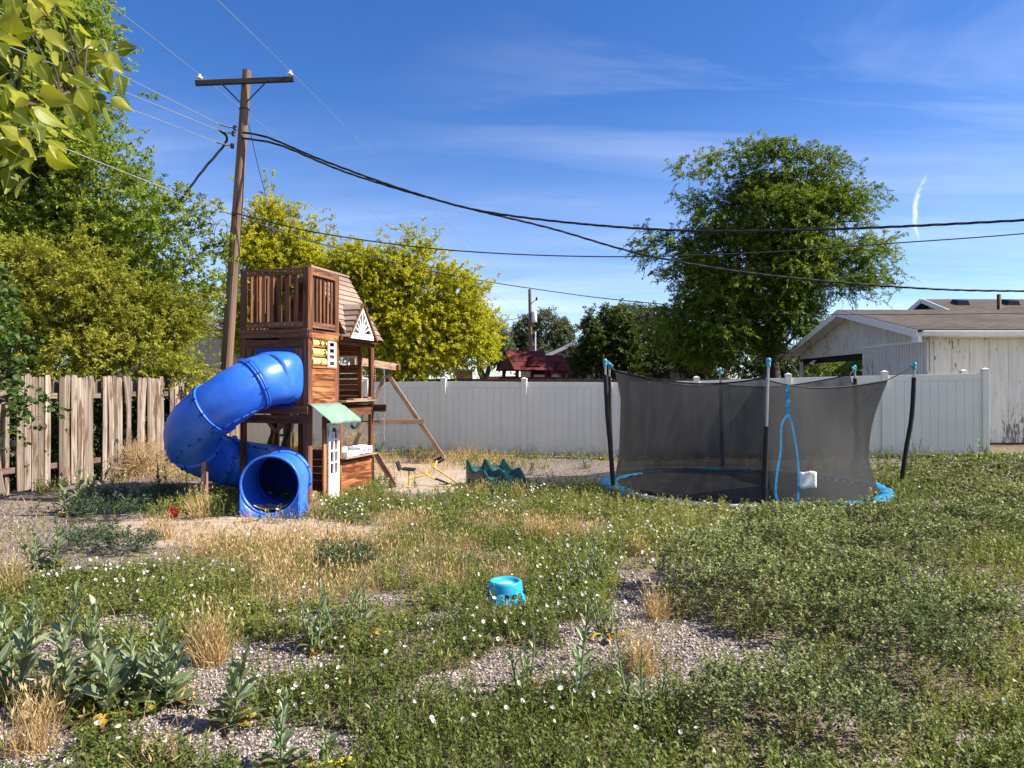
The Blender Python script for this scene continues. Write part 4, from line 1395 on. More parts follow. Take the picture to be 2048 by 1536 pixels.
def near(p):
    return min(range(len(path)), key=lambda k: (path[k] - Vector(p)).length)


ring_i = [near(Vector((cx_ + Rr * math.cos(R(a)), cy_ + Rr * math.sin(R(a)), z))) for a, z in ((-50, 1.69), (-98, 1.36), (-176, .85), (-236, .56))] + [near(Vector((-3.10, 9.80, .42)))]
cuts = [0] + ring_i + [len(path) - 1]
NS = 40


def section(i0, i1, k):
    b = MB()
    vs, fs = [], []
    idx = list(range(i0, i1 + 1))
    for i in idx:
        d, a, u = frame(i)
        for s_ in range(NS):
            th = 2 * math.pi * s_ / NS
            c_, sn = math.cos(th), math.sin(th)
            rr = rt
            if k == 0:                              # squarish hood against the tower
                t_ = 1 - (i - i0) / max(1, i1 - i0)
                pw_ = 1 - .45 * t_
                c2, s2 = math.copysign(abs(c_) ** pw_, c_), math.copysign(abs(sn) ** pw_, sn)
                vs.append(path[i] + a * (c2 * (rt + .02 * t_)) + u * (s2 * (rt + .02 * t_)))
                continue
            if k == len(cuts) - 2:
                rr = rt + .022 * ((i - i0) / max(1, i1 - i0))
            vs.append(path[i] + a * (c_ * rr) + u * (sn * rr))
    n = len(idx)
    for i in range(n - 1):
        for s_ in range(NS):
            s2 = (s_ + 1) % NS
            fs.append((i * NS + s_, i * NS + s2, (i + 1) * NS + s2, (i + 1) * NS + s_))
    b.add(vs, fs, 0, smooth=True)
    o = b.build('tube_section' if 0 < k < len(cuts) - 2 else ('hood' if k == 0 else 'exit_hood'), M['blue'], sl, solid=.014)
    # lengthwise seams with bolts on both sides of the section
    if 0 <= k < len(cuts) - 2:
        sm_ = MB()
        for th in (R(62), R(242)):
            line = []
            for i in idx:
                d, a, u = frame(i)
                line.append(path[i] + (a * math.cos(th) + u * math.sin(th)) * (rt + .008))
            sm_.tube(line, .010, 6)
            nb = 6
            for q_ in range(nb):
                f_ = (q_ + .5) / nb * (len(line) - 1)
                p = line[int(f_)].lerp(line[min(int(f_) + 1, len(line) - 1)], f_ % 1)
                i = idx[int(f_)]
                d, a, u = frame(i)
                rd = (a * math.cos(th) + u * math.sin(th))
                sm_.tube([p - d * .022 + rd * .006, p + d * .022 + rd * .006], .015, 6, mat=1)
        sm_.build('seam', [M['blue'], M['navy']], o)
    return o


for k in range(len(cuts) - 1):
    section(cuts[k], cuts[k + 1], k)
for i in ring_i:
    d, a, u = frame(i)
    b = MB()
    for s_, off in ((0, -.018), (1, .018)):
        ring = [path[i] + d * off + (a * math.cos(t_) + u * math.sin(t_)) * (rt + .016) for t_ in np.linspace(0, 2 * math.pi, 41)]
        b.tube(ring, .016, 8, cap=False)
    for q_ in range(10):
        t_ = 2 * math.pi * q_ / 10 + .2
        p = path[i] + (a * math.cos(t_) + u * math.sin(t_)) * (rt + .03)
        b.tube([p - d * .035, p + d * .035], .012, 6, mat=1)
    b.build('joint_ring', [M['blue'], M['navy']], sl)
# mounting flange on the tower and the skirt under the exit
b = MB()
fl = lambda x, z: pw(x, -.012, z)
b.prism([fl(-.86, 1.36), fl(-.22, 1.36), fl(-.22, 2.21), fl(-.86, 2.21)], pw(0, -.02) - pw(0, 0))
b.build('mounting_flange', M['navy'], sl, bevel=.01)
d, a, u = frame(len(path) - 1)
b = MB()
ec = path[-1]
rr = rt + .022
vs = []
ns = 24
for s_ in range(ns + 1):
    th = math.pi + math.pi * s_ / ns
    p = ec + a * (math.cos(th) * rr) + u * (math.sin(th) * rr)
    vs.append(p + d * .0)
    vs.append(Vector((p.x + d.x * .05, p.y + d.y * .05, gz1(p.x, p.y) - .04)))
b.add(vs, [(2 * k, 2 * k + 1, 2 * k + 3, 2 * k + 2) for k in range(ns)], smooth=True)
for sgn in (-1, 1):
    p0 = ec + a * (sgn * rr)
    q0 = p0 - d * .42
    zz = gz1(p0.x, p0.y) - .04
    b.add([p0, Vector((p0.x, p0.y, zz)), Vector((q0.x, q0.y, zz)), q0], [(0, 1, 2, 3)])
b.build('exit_skirt', M['blue'], sl, solid=.012)
b = MB(); b.tube([ec + (a * math.cos(t_) + u * math.sin(t_)) * rr for t_ in np.linspace(0, 2 * math.pi, 49)], .016, 8, cap=False); b.build('exit_rim', M['blue'], sl)
b = MB(); b.beam((-4.28, 10.1, -.1), (-4.28, 10.1, .62), .07, .07, up=(0, 1, 0)); b.build('support_post', M['framewood'], sl)
b = MB()
n = 14
lx = [path[-1] + d * .0]
vs = []
for i in range(9):
    f_ = i / 8
    i2 = len(path) - 1 - int(f_ * 6)
    dd, aa, uu = frame(i2)
    for s_ in range(9):
        th = math.pi * 1.5 + (s_ - 4) / 4 * .75 * (1 - .5 * f_)
        vs.append(path[i2] + (aa * math.cos(th) + uu * math.sin(th)) * (rr - .03 - .012 * random.random()) + Vector((0, 0, .03 * (1 - abs(s_ - 4) / 4) * (1 - f_))))
b.add(vs, [(i * 9 + s_, i * 9 + s_ + 1, (i + 1) * 9 + s_ + 1, (i + 1) * 9 + s_) for i in range(8) for s_ in range(8)], smooth=True)
b.build('sand_drift', [plain('drift_sand', (0.44, 0.36, 0.29), 0.95, 0.1, var=.15, vs=30)], sl)
# ---------------------------------------------------------------- swings hanging from the beam
def chain(b, p, q, n=None):
    p, q = Vector(p), Vector(q)
    n = n or max(4, int((q - p).length / 0.045))
    d = (q - p) / n
    for k in range(n):
        c = p + d * (k + .5)
        s = d.normalized().cross(Vector((1, 0, 0) if k % 2 else (0, 1, 0))).normalized()
        h = d * .56
        b.tube([c - h + s * .002, c - h * .5 + s * .011, c + h * .5 + s * .011, c + h - s * .002], .0035, 4, cap=False)
        b.tube([c - h, c - h * .5 - s * .011, c + h * .5 - s * .011, c + h], .0035, 4, cap=False)


def sling(name, label, c, width, drop, beam_z, ax):
    """belt seat bent into a U between two chains"""
    o = thing(name, label, 'swing', c)
    ax = Vector(ax).normalized(); nx_ = Vector((-ax.y, ax.x, 0))
    b = MB(); vs, fs = [], []
    n = 12
    for i in range(n + 1):
        t_ = i / n * 2 - 1
        w = .075 * (1 - .25 * abs(t_) ** 4)
        p = ax * (t_ * width / 2 * (1 - .12 * (1 - abs(t_)))) + Vector((0, 0, drop * abs(t_) ** 1.7))
        for s_ in (-1, 0, 1):
            vs.append(p + nx_ * (w * s_))
    for i in range(n):
        for s_ in range(2):
            fs.append((i * 3 + s_, i * 3 + s_ + 1, i * 3 + 4 + s_, i * 3 + 3 + s_))
    b.add(vs, fs, smooth=True)
    b.build('seat', M['green'], o, solid=.012, sub=1)
    for sg in (-1, 1):
        b = MB()
        chain(b, ax * (sg * width / 2) + Vector((0, 0, drop - .01)), ax * (sg * width / 2 * 1.02) + Vector((0, 0, beam_z - c[2])))
        b.build('chain', M['steel'], o)
    return o


sling('belt_swing', 'green belt swing on chains between the cabin and the leaning frame legs', Vector((-2.69, 14.6, .37)), .24, .20, 2.04, (1.0, -.2, 0))
sling('belt_swing', 'green belt swing half hidden under the cabin shelf', Vector((-2.72, 12.55, .93)), .26, .24, 2.04, (1, -.2, 0))
o = thing('trapeze_bar', 'green trapeze handle hanging beside the cabin post', 'trapeze', (-2.64, 13.5, 1.02))
b = MB()
b.tube([(-.17, 0, .0), (.17, -.03, .0), (.10, -.02, .22), (-.10, 0, .22), (-.17, 0, 0)], .013, 8)
b.build('handle', M['green'], o)
for sg in (-1, 1):
    b = MB(); chain(b, (sg * .09, 0, .22), (sg * .09, 0, 1.04)); b.build('chain', M['steel'], o)

# ---------------------------------------------------------------- sand digger toy
o = thing('sand_digger', 'yellow ride-on sand digger toy with black seat on the bare sand', 'toy')
gp = lambda px, py, dz=0.0: Vector((*gnd(px, py), gz1(*gnd(px, py)) + dz))
Yd = 12.2
c = lambda px, py, dy=0.0: at(px, py, Yd + dy)
base = Vector(c(818, 976)); 
b = MB()
b.tube([c(818, 942), c(819, 972)], .016, 8)
b.tube([c(797, 976, -.1), c(819, 972), c(834, 981, -.2)], .014, 8)
b.tube([c(819, 972), c(822, 968, .5)], .020, 8)
b.build('stand', M['toyyellow'], o)
b = MB()
b.tube(smooth_path([c(820, 958), c(850, 949, .05), c(868, 936, .1)], 4), .016, 8)
b.tube([c(868, 936, .1), c(858, 946, .1)], .016, 8)
b.tube([c(868, 934, .1), c(914, 966, .0), c(888, 973, -.1)], .014, 8)
b.tube([c(852, 948, .05), c(872, 960, .0)], .014, 8)
b.tube([c(868, 936, .1), c(874, 920, .2)], .017, 8)
b.build('boom', M['toyyellow'], o)
b = MB(); b.tube([c(871, 957, .0), c(904, 970, 0)], .018, 8); b.build('bucket_arm', M['black'], o)
b = MB()
s0 = c(814, 938)
b.beam(s0 + Vector((-.06, -.1, .02)), s0 + Vector((.16, -.1, .0)), .24, .035)
b.beam(s0 + Vector((-.10, -.1, -.01)), s0 + Vector((-.15, -.1, .14)), .24, .035, up=(1, 0, 0))
b.build('seat', M['black'], o, bevel=.015)
b = MB(); b.beam(c(869, 922, .2), c(884, 914, .2), .04, .05); b.beam(c(876, 926, .2), c(888, 918, .2), .03, .035); b.build('grip', M['black'], o, bevel=.006)

# ---------------------------------------------------------------- wavy slide lying in the sand
ws = thing('wavy_slide', 'dark green double lane wavy plastic slide lying half buried in the sand', 'slide')
p0, p1 = Vector((-.46, 12.65, 0)), Vector((-.02, 11.70, 0))
dd_ = (p1 - p0).normalized(); LL = (p1 - p0).length; nn_ = Vector((-dd_.y, dd_.x, 0))
ztop = lambda t_: .34 - .17 * t_ + .055 * math.cos(2 * math.pi * 1.55 * t_)
prof = [(-.5, -.5), (-.5, -.01), (-.485, .01), (-.45, 0), (-.39, -.11), (-.10, -.13), (-.045, -.01), (0, .012), (.045, -.01), (.10, -.13), (.39, -.11), (.45, 0), (.485, .01), (.5, -.01), (.5, -.5)]
b = MB(); vs, fs = [], []
n, m_ = 36, len(prof)
for i in range(n + 1):
    t_ = i / n
    for u, z in prof:
        side = .03 * u * math.sin(5 * t_)
        zz = ztop(t_ + .05 * u) + z if z > -.4 else -.12
        vs.append(p0 + dd_ * (t_ * LL) + nn_ * (u * .72 + side) + Vector((0, 0, zz)))
for i in range(n):
    for k in range(m_ - 1):
        fs.append((i * m_ + k, i * m_ + k + 1, (i + 1) * m_ + k + 1, (i + 1) * m_ + k))
b.add(vs, fs, smooth=True)
b.build('trough', M['green'], ws, solid=.012)
b = MB()
e_ = vs[n * m_:]
b.add(list(e_), [tuple(range(m_))])
b.build('end_wall', M['green'], ws, solid=.012)

# ---------------------------------------------------------------- in-ground trampoline with net
tp = thing('trampoline', 'in-ground round trampoline with torn blue pad and black safety net', 'trampoline', (TRC[0], TRC[1], 0))
tz = .05
b = MB(); b.lathe([(0, .0), (1.3, -.02), (1.98, 0)], (0, 0, tz - .01), 64, smooth=True)
m, t, out = newmat('trampoline_mat')
g = t.add('ShaderNodeTexCoord').outputs['Object']
dust = t.noise(g, 2.2, 8, 0.65)
pbsdf(t, out, t.ramp(dust, [(0.40, (0.016, 0.016, 0.017)), (0.60, (0.032, 0.030, 0.029)), (0.78, (0.085, 0.075, 0.066))]), 0.6, 0.35, 0, t.noise(g, 180, 2), .15, .002)
M['mat'] = m
b.build('jump_mat', M['mat'], tp)
b = MB()
for k in range(72):
    a = 2 * math.pi * k / 72
    b.tube([(1.98 * math.cos(a), 1.98 * math.sin(a), tz - .005), (2.10 * math.cos(a), 2.10 * math.sin(a), tz - .005)], .011, 5, cap=False)
b.build('springs', M['steel'], tp)
b = MB()
ring = lambda r, z, n=80: [(r * math.cos(a), r * math.sin(a), z) for a in np.linspace(0, 2 * math.pi, n)]
b.tube(ring(2.13, tz - .01), .032, 8, cap=False)
b.build('frame_ring', M['porcelain'], tp)
b = MB(); b.lathe([(2.15, -.6), (2.15, .02), (2.22, .03), (2.27, .015), (2.28, -.08)], (0, 0, 0), 80); b.build('ground_collar', M['black'], tp)
# pad: worn ring, missing on the near left where the frame shows
def padring(a0, a1, name, r0, r1, seed):
    b = MB(); vs, fs = [], []
    n = max(4, int((a1 - a0) / 3))
    pr = random.Random(seed)
    for i in range(n + 1):
        a = R(a0 + (a1 - a0) * i / n)
        jr = pr.uniform(-.03, .03); jz = pr.uniform(-.008, .014)
        for r_, z in ((r0 + jr, .01), (r0 + .03 + jr, .035), ((r0 + r1) / 2, .045 + jz), (r1 - .03 + jr, .035 + jz), (r1 + jr, -.01 + jz), (r1 + .015, -.06)):
            vs.append((r_ * math.cos(a), r_ * math.sin(a), tz + z))
    for i in range(n):
        for k in range(5): fs.append((i * 6 + k, (i + 1) * 6 + k, (i + 1) * 6 + k + 1, i * 6 + k + 1))
    b.add(vs, fs, smooth=True)
    b.build(name, M['padblue'] if seed != 5 else M['black'], tp, solid=.008)
padring(262, 300, 'pad', 2.07, 2.24, 1)
padring(303, 395, 'pad', 2.03, 2.25, 2)
padring(36, 130, 'pad', 2.05, 2.25, 3)
padring(132, 205, 'pad', 1.98, 2.27, 4)
padring(208, 262, 'torn_pad', 1.97, 2.08, 5)
# poles
poles = [((1527, 1018), (1537, 722), 'front'), ((1800, 975), (1829, 730), 'right'), ((1715, 950), (1709, 735), 'br'), ((1445, 937), (1440, 739), 'back'), ((1224, 953), (1219, 730), 'l2'), ((1228, 983), (1210, 723), 'l1')]
TP = Vector((TRC[0], TRC[1], 0))
pol = []
for (bp, tpx, nm) in poles:
    B = Vector((*gnd(*bp), 0)); B.z = gz1(B.x, B.y)
    T = at(tpx[0], tpx[1], B.y)
    B, T = B - TP, T - TP
    pol.append((B, T, nm))
    # slight outward bow
    mid = B.lerp(T, .6) + (Vector((B.x, B.y, 0)).normalized() * (.055 if nm == 'right' else .02))
    pth = smooth_path([B - Vector((0, 0, .1)), B.lerp(mid, .5), mid, T], 8)
    b = MB(); b.tube(pth, .019, 10); o = b.build('pole', M['steel'], tp)
    b = MB()
    n = int(len(pth) * (.66 if nm == 'front' else .93 if nm in ('br', 'right') else .86 if nm == 'back' else .95))
    b.tube(pth[:n], [.037 * (1 + .04 * math.sin(k * 1.7)) for k in range(n)], 12); b.build('foam_sleeve', M['foam'], o)
    b = MB()
    c = T + Vector((0, 0, -.02))
    b.lathe([(.0, .065), (.026, .06), (.036, .040), (.034, .012), (.026, .004), (.029, -.005), (.030, -.05), (.022, -.065)], c, 14)
    inw = -Vector((T.x, T.y, 0)).normalized()
    b.beam(c + inw * .02 + Vector((0, 0, .02)), c + inw * .07 + Vector((0, 0, .0)), .035, .045)
    b.build('pole_cap', M['capcyan'], o)
# net: rope points inside the poles, sagging between, gathered on the left
att = {'front': at(1524, 757, 9.98), 'right': at(1776, 760, 11.75), 'br': at(1700, 749, 13.3), 'back': at(1443, 768, 14.3), 'l2': at(1231, 741, 12.9), 'l1': at(1230, 742, 11.6)}
order = ['front', 'right', 'br', 'back', 'l2', 'l1']
topc = []
for i, nm in enumerate(order):
    p, q = att[nm] - TP, att[order[(i + 1) % 6]] - TP
    sag = .03 if nm == 'l2' else .13
    for k in range(14):
        t_ = k / 14
        topc.append(p.lerp(q, t_) - Vector((0, 0, sag * 4 * t_ * (1 - t_))) - Vector((p.lerp(q, t_).x, p.lerp(q, t_).y, 0)) * (.10 * math.sin(math.pi * t_)))
nt = len(topc)
b = MB(); vs, fs = [], []
rows = 16
for j in range(rows + 1):
    f_ = j / rows
    for i, p in enumerate(topc):
        a = math.atan2(p.y, p.x)
        bot = Vector((2.04 * math.cos(a), 2.04 * math.sin(a), tz + .02))
        v = p.lerp(bot, f_)
        rad = Vector((v.x, v.y, 0)).normalized()
        bulge = -.10 * math.sin(math.pi * f_) + .05 * math.sin(i * 1.3 + f_ * 3 + 1.7 * math.sin(i * .37)) * math.sin(math.pi * f_) + .05 * math.sin(i * .55 + 2 * f_) * f_ * (1 - f_) * 3
        vs.append(v + rad * bulge)
for j in range(rows):
    for i in range(nt):
        fs.append((j * nt + i, j * nt + (i + 1) % nt, (j + 1) * nt + (i + 1) % nt, (j + 1) * nt + i))
b.add(vs, fs, smooth=True)
m, t, out = newmat('net_mesh')
g = t.add('ShaderNodeTexCoord').outputs['Object']
p_ = pbsdf(t, None, (0.024, 0.024, 0.025), 0.75, 0.25)
tl = t.add('ShaderNodeBsdfTranslucent'); tl.inputs['Color'].default_value = (.05, .05, .052, 1)
ad = t.add('ShaderNodeMixShader'); ad.inputs[0].default_value = .3; t.link(p_.outputs[0], ad.inputs[1]); t.link(tl.outputs[0], ad.inputs[2])
tr = t.add('ShaderNodeBsdfTransparent')
mx = t.add('ShaderNodeMixShader')
# woven holes, denser where the fabric is creased
wv_ = t.add('ShaderNodeTexWave', bands_direction='Z'); wv_.inputs['Scale'].default_value = 13; wv_.inputs['Distortion'].default_value = 1.2; wv_.inputs['Detail'].default_value = 2; wv_.inputs['Detail Scale'].default_value = .6
t.link(g, wv_.inputs['Vector'])
fo = t.noise(t.mapping(g, (4.5, 4.5, .7), (.25, .1, 0)), 1.5, 4, .6, .4)
op = t.math('ADD', t.math('MULTIPLY_ADD', fo, .46, .50), t.math('MULTIPLY_ADD', wv_.outputs['Fac'], .05, -.02))
t.link(op, mx.inputs[0])
t.link(tr.outputs[0], mx.inputs[1]); t.link(ad.outputs[0], mx.inputs[2]); t.link(mx.outputs[0], out.inputs['Surface'])
M['net'] = m
net = b.build('safety_net', M['net'], tp)
b = MB(); b.tube([Vector(p) for p in topc] + [topc[0]], .011, 6, cap=False); b.build('top_rope', M['foam'], net)
b = MB()
for (B, T, nm) in pol:
    b.tube([att[nm] - TP, T + Vector((0, 0, -.02))], .011, 6)
b.tube([att['right'] - TP, at(1712, 815, 13.2) - TP], .006, 5)
b.build('strap', M['foam'], net)
b = MB(); b.beam(at(1523, 752, 9.9) - TP, at(1531, 757, 9.88) - TP, .03, .05); b.build('clip', M['black'], net)
# doorway webbing
fr = lambda px, py, Y=9.93: at(px, py, Y) - TP
b = MB()
z = [fr(1575 + 2.5 * math.sin(k * 1.9), 770 + k * 4.4, 9.95) for k in range(14)]
for k in range(13):
    w = .035 + .02 * (k % 2)
    b.beam(z[k], z[k + 1], w, .012, Vector((.3 * math.sin(k), -1, .2 * math.cos(k))))
b.build('door_webbing', M['strap'], net)
b = MB()
for side in ([(1575, 828), (1563, 850), (1561, 900), (1554, 945), (1551, 985), (1557, 1003), (1566, 1014)], [(1576, 828), (1584, 850), (1593, 900), (1597, 945), (1596, 985), (1596, 1015)]):
    pth = smooth_path([fr(x, y, 9.95 - (y - 828) / 190 * .20) for x, y in side], 4)
    for k in range(len(pth) - 1): b.beam(pth[k], pth[k + 1], .030, .007, Vector((0, -1, 0)))
b.build('door_webbing', M['strap'], net)
b = MB(); vs = []
for i in range(7):
    for j in range(7):
        vs.append(fr(1599 + 34 * i / 6, 943 + 33 * j / 6 + 1.5 * math.sin(i * 1.2), 9.78 + .012 * math.sin(i * 1.1 + j * .8)))
b.add(vs, [(i * 7 + j, i * 7 + j + 1, i * 7 + j + 8, i * 7 + j + 7) for i in range(6) for j in range(6)], smooth=True)
b.build('warning_label', M['paper'], net, solid=.003)
b = MB(); b.tube(smooth_path([at(1716, 812, 13.0) - TP, at(1708, 850, 13.0) - TP, at(1717, 885, 13.0) - TP, at(1706, 930, 13) - TP, at(1714, 965, 12.9) - TP], 6), [.028 + .030 * math.sin(k * .33 + .4) ** 2 for k in range(25)], 10); b.build('loose_sleeve', M['foam'], tp)

# ---------------------------------------------------------------- small things in the weeds
sx0, sy0 = gnd(1011, 1204)
o = thing('step_stool', 'round turquoise plastic step stool with dark holes, standing in weeds', 'stool', (sx0, sy0, gz1(sx0, sy0)), .3)
b = MB()
b.lathe([(0, .160), (.085, .160), (.095, .166), (.100, .182), (.112, .190), (.122, .184), (.127, .168), (.131, .12), (.140, .05), (.156, -.02)], (0, 0, 0), 40)
b.build('body', M['cyan'], o)
b = MB()
for k in range(14):
    a = 2 * math.pi * k / 14
    rr = .139
    nrm = Vector((math.cos(a), math.sin(a), .12)); 
    b.tube([Vector((rr * math.cos(a), rr * math.sin(a), .075)) - nrm * .02, Vector((rr * math.cos(a), rr * math.sin(a), .075)) + nrm * .002], .021, 14)
b.build('hole', M['black'], o)
for k in range(5):
    b = MB()
    a = 2 * math.pi * (k + .3) / 5
    b.beam((.135 * math.cos(a), .135 * math.sin(a), .09), (.168 * math.cos(a), .168 * math.sin(a), -.01), .06, .016, up=(math.cos(a), math.sin(a), .5), taper=1.2)
    b.build('foot', M['cyan'], o, bevel=.006)
o.scale = (1, 1, .82)
b = MB(); b.lathe([(0, .0), (.05, .0), (.055, -.002)], (0, 0, .162), 20); b.build('sand_spot', [bpy.data.materials['drift_sand']], o)
x, y = gnd(347, 1036)
o = thing('toy_basket', 'small red plastic toy basket lying on its side in the dry grass', 'toy', (x, y, gz1(x, y) + .05), .4)
b = MB()
for k in range(5):
    b.box((0, -.055 + .0 * k, -.035 + k * .022), (.115, .008, .010)); b.box((0, .055, -.035 + k * .022), (.115, .008, .010))
for k in range(6):
    b.box((-.055 + k * .022, -.055, .01), (.007, .008, .11), axis=2); b.box((-.055 + k * .022, .055, .01), (.007, .008, .11), axis=2)
for sg in (-1, 1):
    for k in range(5): b.box((sg * .055, 0, -.035 + k * .022), (.008, .11, .010), axis=1)
    b.box((sg * .055, 0, .01), (.008, .02, .11), axis=2)
b.box((0, 0, -.04), (.11, .11, .008)); bb = b.build('basket', M['red'], o); bb.rotation_euler = (.5, .25, 0)
hp = [gp(585, 1575, .015), gp(620, 1556, .02), gp(660, 1545, .025), gp(700, 1541, .03), gp(745, 1556, .02)]
b = MB()
for k in range(4):
    b.tube(smooth_path([p + Vector((.0, .011 * k, .010 * (k % 2))) for p in hp], 6), .008, 8)
tag(b.build('garden_hose', M['hose']), 'coiled yellow hose at the bottom edge of the yard', 'hose')
x, y = gnd(405, 1020)
o = thing('fallen_board', 'short weathered board end lying in shade beside the slide exit', 'board', (x, y, gz1(x, y) + .05), .5)
b = MB(); b.beam((-.25, 0, 0), (.25, .02, .03), .10, .045); b.build('plank', M['framewood'], o)

# red play tower of the neighbour, far off over the fence
rp = thing('neighbour_play_tower', 'dark red play tower with two little dormers beyond the white fence', 'playset', (.75, 26.2, 0), R(24))
def rpart(name, fn, mat=M['burgundy'], parent=rp, **kw):
    b = MB(); fn(b); return b.build(name, mat, parent, **kw)
for (x, y) in ((-.62, 0), (.55, 0), (-.62, 1.2), (.55, 1.2), (1.3, .1), (1.3, 1.2)):
    rpart('post', lambda b: b.box((x, y, 1.15), (.10, .10, 2.3)))
rpart('railing', lambda b: (b.beam((-.6, 0, 1.98), (1.3, 0, 1.98), .04, .10), b.beam((-.6, 0, 1.75), (1.3, 0, 1.75), .04, .14), [b.box((-.55 + k * .16, 0, 1.85), (.09, .03, .28)) for k in range(12)], b.beam((-1.7, .2, 1.98), (-.6, .1, 2.0), .10, .12)))
def rroof(b):
    for (xa, xb, zr, ze, hw_) in ((-.85, .72, 3.0, 2.28, .75), (.6, 1.55, 2.85, 2.15, .7)):
        for sg in (-1, 1):
            for k in range(9):
                t0 = (k + .5) / 9
                y_ = .6 + sg * hw_ * (1 - t0) * 1.15; z_ = ze + (zr - ze) * t0
                n_ = Vector((0, sg * (zr - ze), hw_)).normalized()
                b.beam((xa, y_, z_), (xb, y_, z_), .13, .014, n_)
rr_ = rpart('roof', rroof)
for (xc, zb_) in ((-.02, 2.42), (1.1, 2.26)):
    rpart('dormer', lambda b: b.prism([(xc - .28, -.20, zb_), (xc + .28, -.20, zb_), (xc, -.20, zb_ + .36)], (0, .5, .0)), parent=rr_)
rpart('gable', lambda b: b.prism([(-.82, -.1, 2.3), (-.82, 1.3, 2.3), (-.82, .6, 2.95)], (.03, 0, 0)), parent=rr_)
# ---------------------------------------------------------------- trees
def leaframp(*cs):
    n = len(cs)
    return [(0.08 + .88 * i / (n - 1), c) for i, c in enumerate(cs)]


M['ash'] = leafmat('ash_leaf', leaframp((0.070, 0.120, 0.014), (0.165, 0.24, 0.028), (0.28, 0.35, 0.045), (0.42, 0.46, 0.075)), 0.42)
M['olive'] = leafmat('olive_shrub_leaf', leaframp((0.065, 0.088, 0.012), (0.19, 0.215, 0.024), (0.36, 0.36, 0.045), (0.58, 0.51, 0.085)), 0.38)
M['gold'] = leafmat('golden_leaf', leaframp((0.17, 0.205, 0.012), (0.37, 0.385, 0.022), (0.52, 0.51, 0.03), (0.64, 0.58, 0.05)), 0.42)
M['locust'] = leafmat('locust_leaf', leaframp((0.036, 0.070, 0.009), (0.092, 0.150, 0.016), (0.18, 0.245, 0.026), (0.32, 0.36, 0.045)), 0.40)
M['deepgreen'] = leafmat('dark_tree_leaf', leaframp((0.020, 0.037, 0.010), (0.042, 0.070, 0.016), (0.078, 0.110, 0.024), (0.13, 0.16, 0.032)), 0.3)
M['greygreen'] = leafmat('elm_leaf', leaframp((0.05, 0.072, 0.036), (0.09, 0.118, 0.058), (0.14, 0.165, 0.085), (0.20, 0.215, 0.12)), 0.3)
M['apricot'] = leafmat('broad_leaf', leaframp((0.028, 0.058, 0.012), (0.065, 0.12, 0.022), (0.11, 0.175, 0.035)), 0.38)
M['poplar'] = leafmat('near_leaf', leaframp((0.06, 0.09, 0.008), (0.17, 0.215, 0.014), (0.31, 0.34, 0.025), (0.48, 0.45, 0.08)), 0.5, 0.4, 0.4, mid=(0.42, 0.42, 0.12), vs=14)


def blob_pts(blobs, n, gap=.45, gs=.9, seed=0):
    """points through a union of ellipsoids, thinned by noise so gaps stay open"""
    vol = np.array([b[3] * b[4] * b[5] for b in blobs]) ** .8
    out, dirs, tint = [], [], []
    want = n
    while want > 0:
        k = rng.choice(len(blobs), want * 2, p=vol / vol.sum())
        B = np.array(blobs)[k]
        d = rdir(len(k))
        r = (.35 + .65 * rng.random(len(k)) ** .55) * (1 + .10 * rng.normal(0, 1, len(k)))
        p = B[:, :3] + d * B[:, 3:6] * r[:, None]
        keep = vnoise(p * gs, seed + 7) * .65 + vnoise(p * gs * 2.6, seed + 8) * .35 > gap
        keep |= rng.random(len(k)) < .06
        p, d = p[keep][:want], d[keep][:want]
        out.append(p); dirs.append(d)
        want -= len(p)
    return np.concatenate(out), np.concatenate(dirs)


def sprays(lm, P, D, nl, ln_, ll, lw, droop=.3, mat=0, upb=.35, rv=None, spread=.8, tpl=T4):
    n = len(P)
    d = norm(D * .75 + np.array([0, 0, upb]) + rng.normal(0, .42, (n, 3)))
    sl = ln_ * rng.uniform(.6, 1.3, n)
    t = (np.arange(nl) + rng.random((n, nl))) / nl
    O = P[:, None] + d[:, None] * (t * sl[:, None])[..., None]
    O[..., 2] -= droop * (t ** 2) * sl[:, None]
    lat = rng.normal(0, 1, (n, nl, 3))
    lat = norm(lat - d[:, None] * (lat * d[:, None]).sum(-1, keepdims=True))
    A = norm(d[:, None] * .6 + lat * spread + np.array([0, 0, -droop * .6]))
    N = norm(rng.normal(0, .55, (n, nl, 3)) + np.array([.25, -.1, .8]))
    L = ll * rng.uniform(.65, 1.25, (n, nl))
    r0 = rng.random(n) if rv is None else rv
    rr = np.clip(.62 * r0[:, None] + .38 * rng.random((n, nl)) + .12 * (t - .5), 0, 1)
    lm.add(tpl, O.reshape(-1, 3), A.reshape(-1, 3), N.reshape(-1, 3), L.ravel(), (L * lw).ravel(), rr.ravel(), mat)


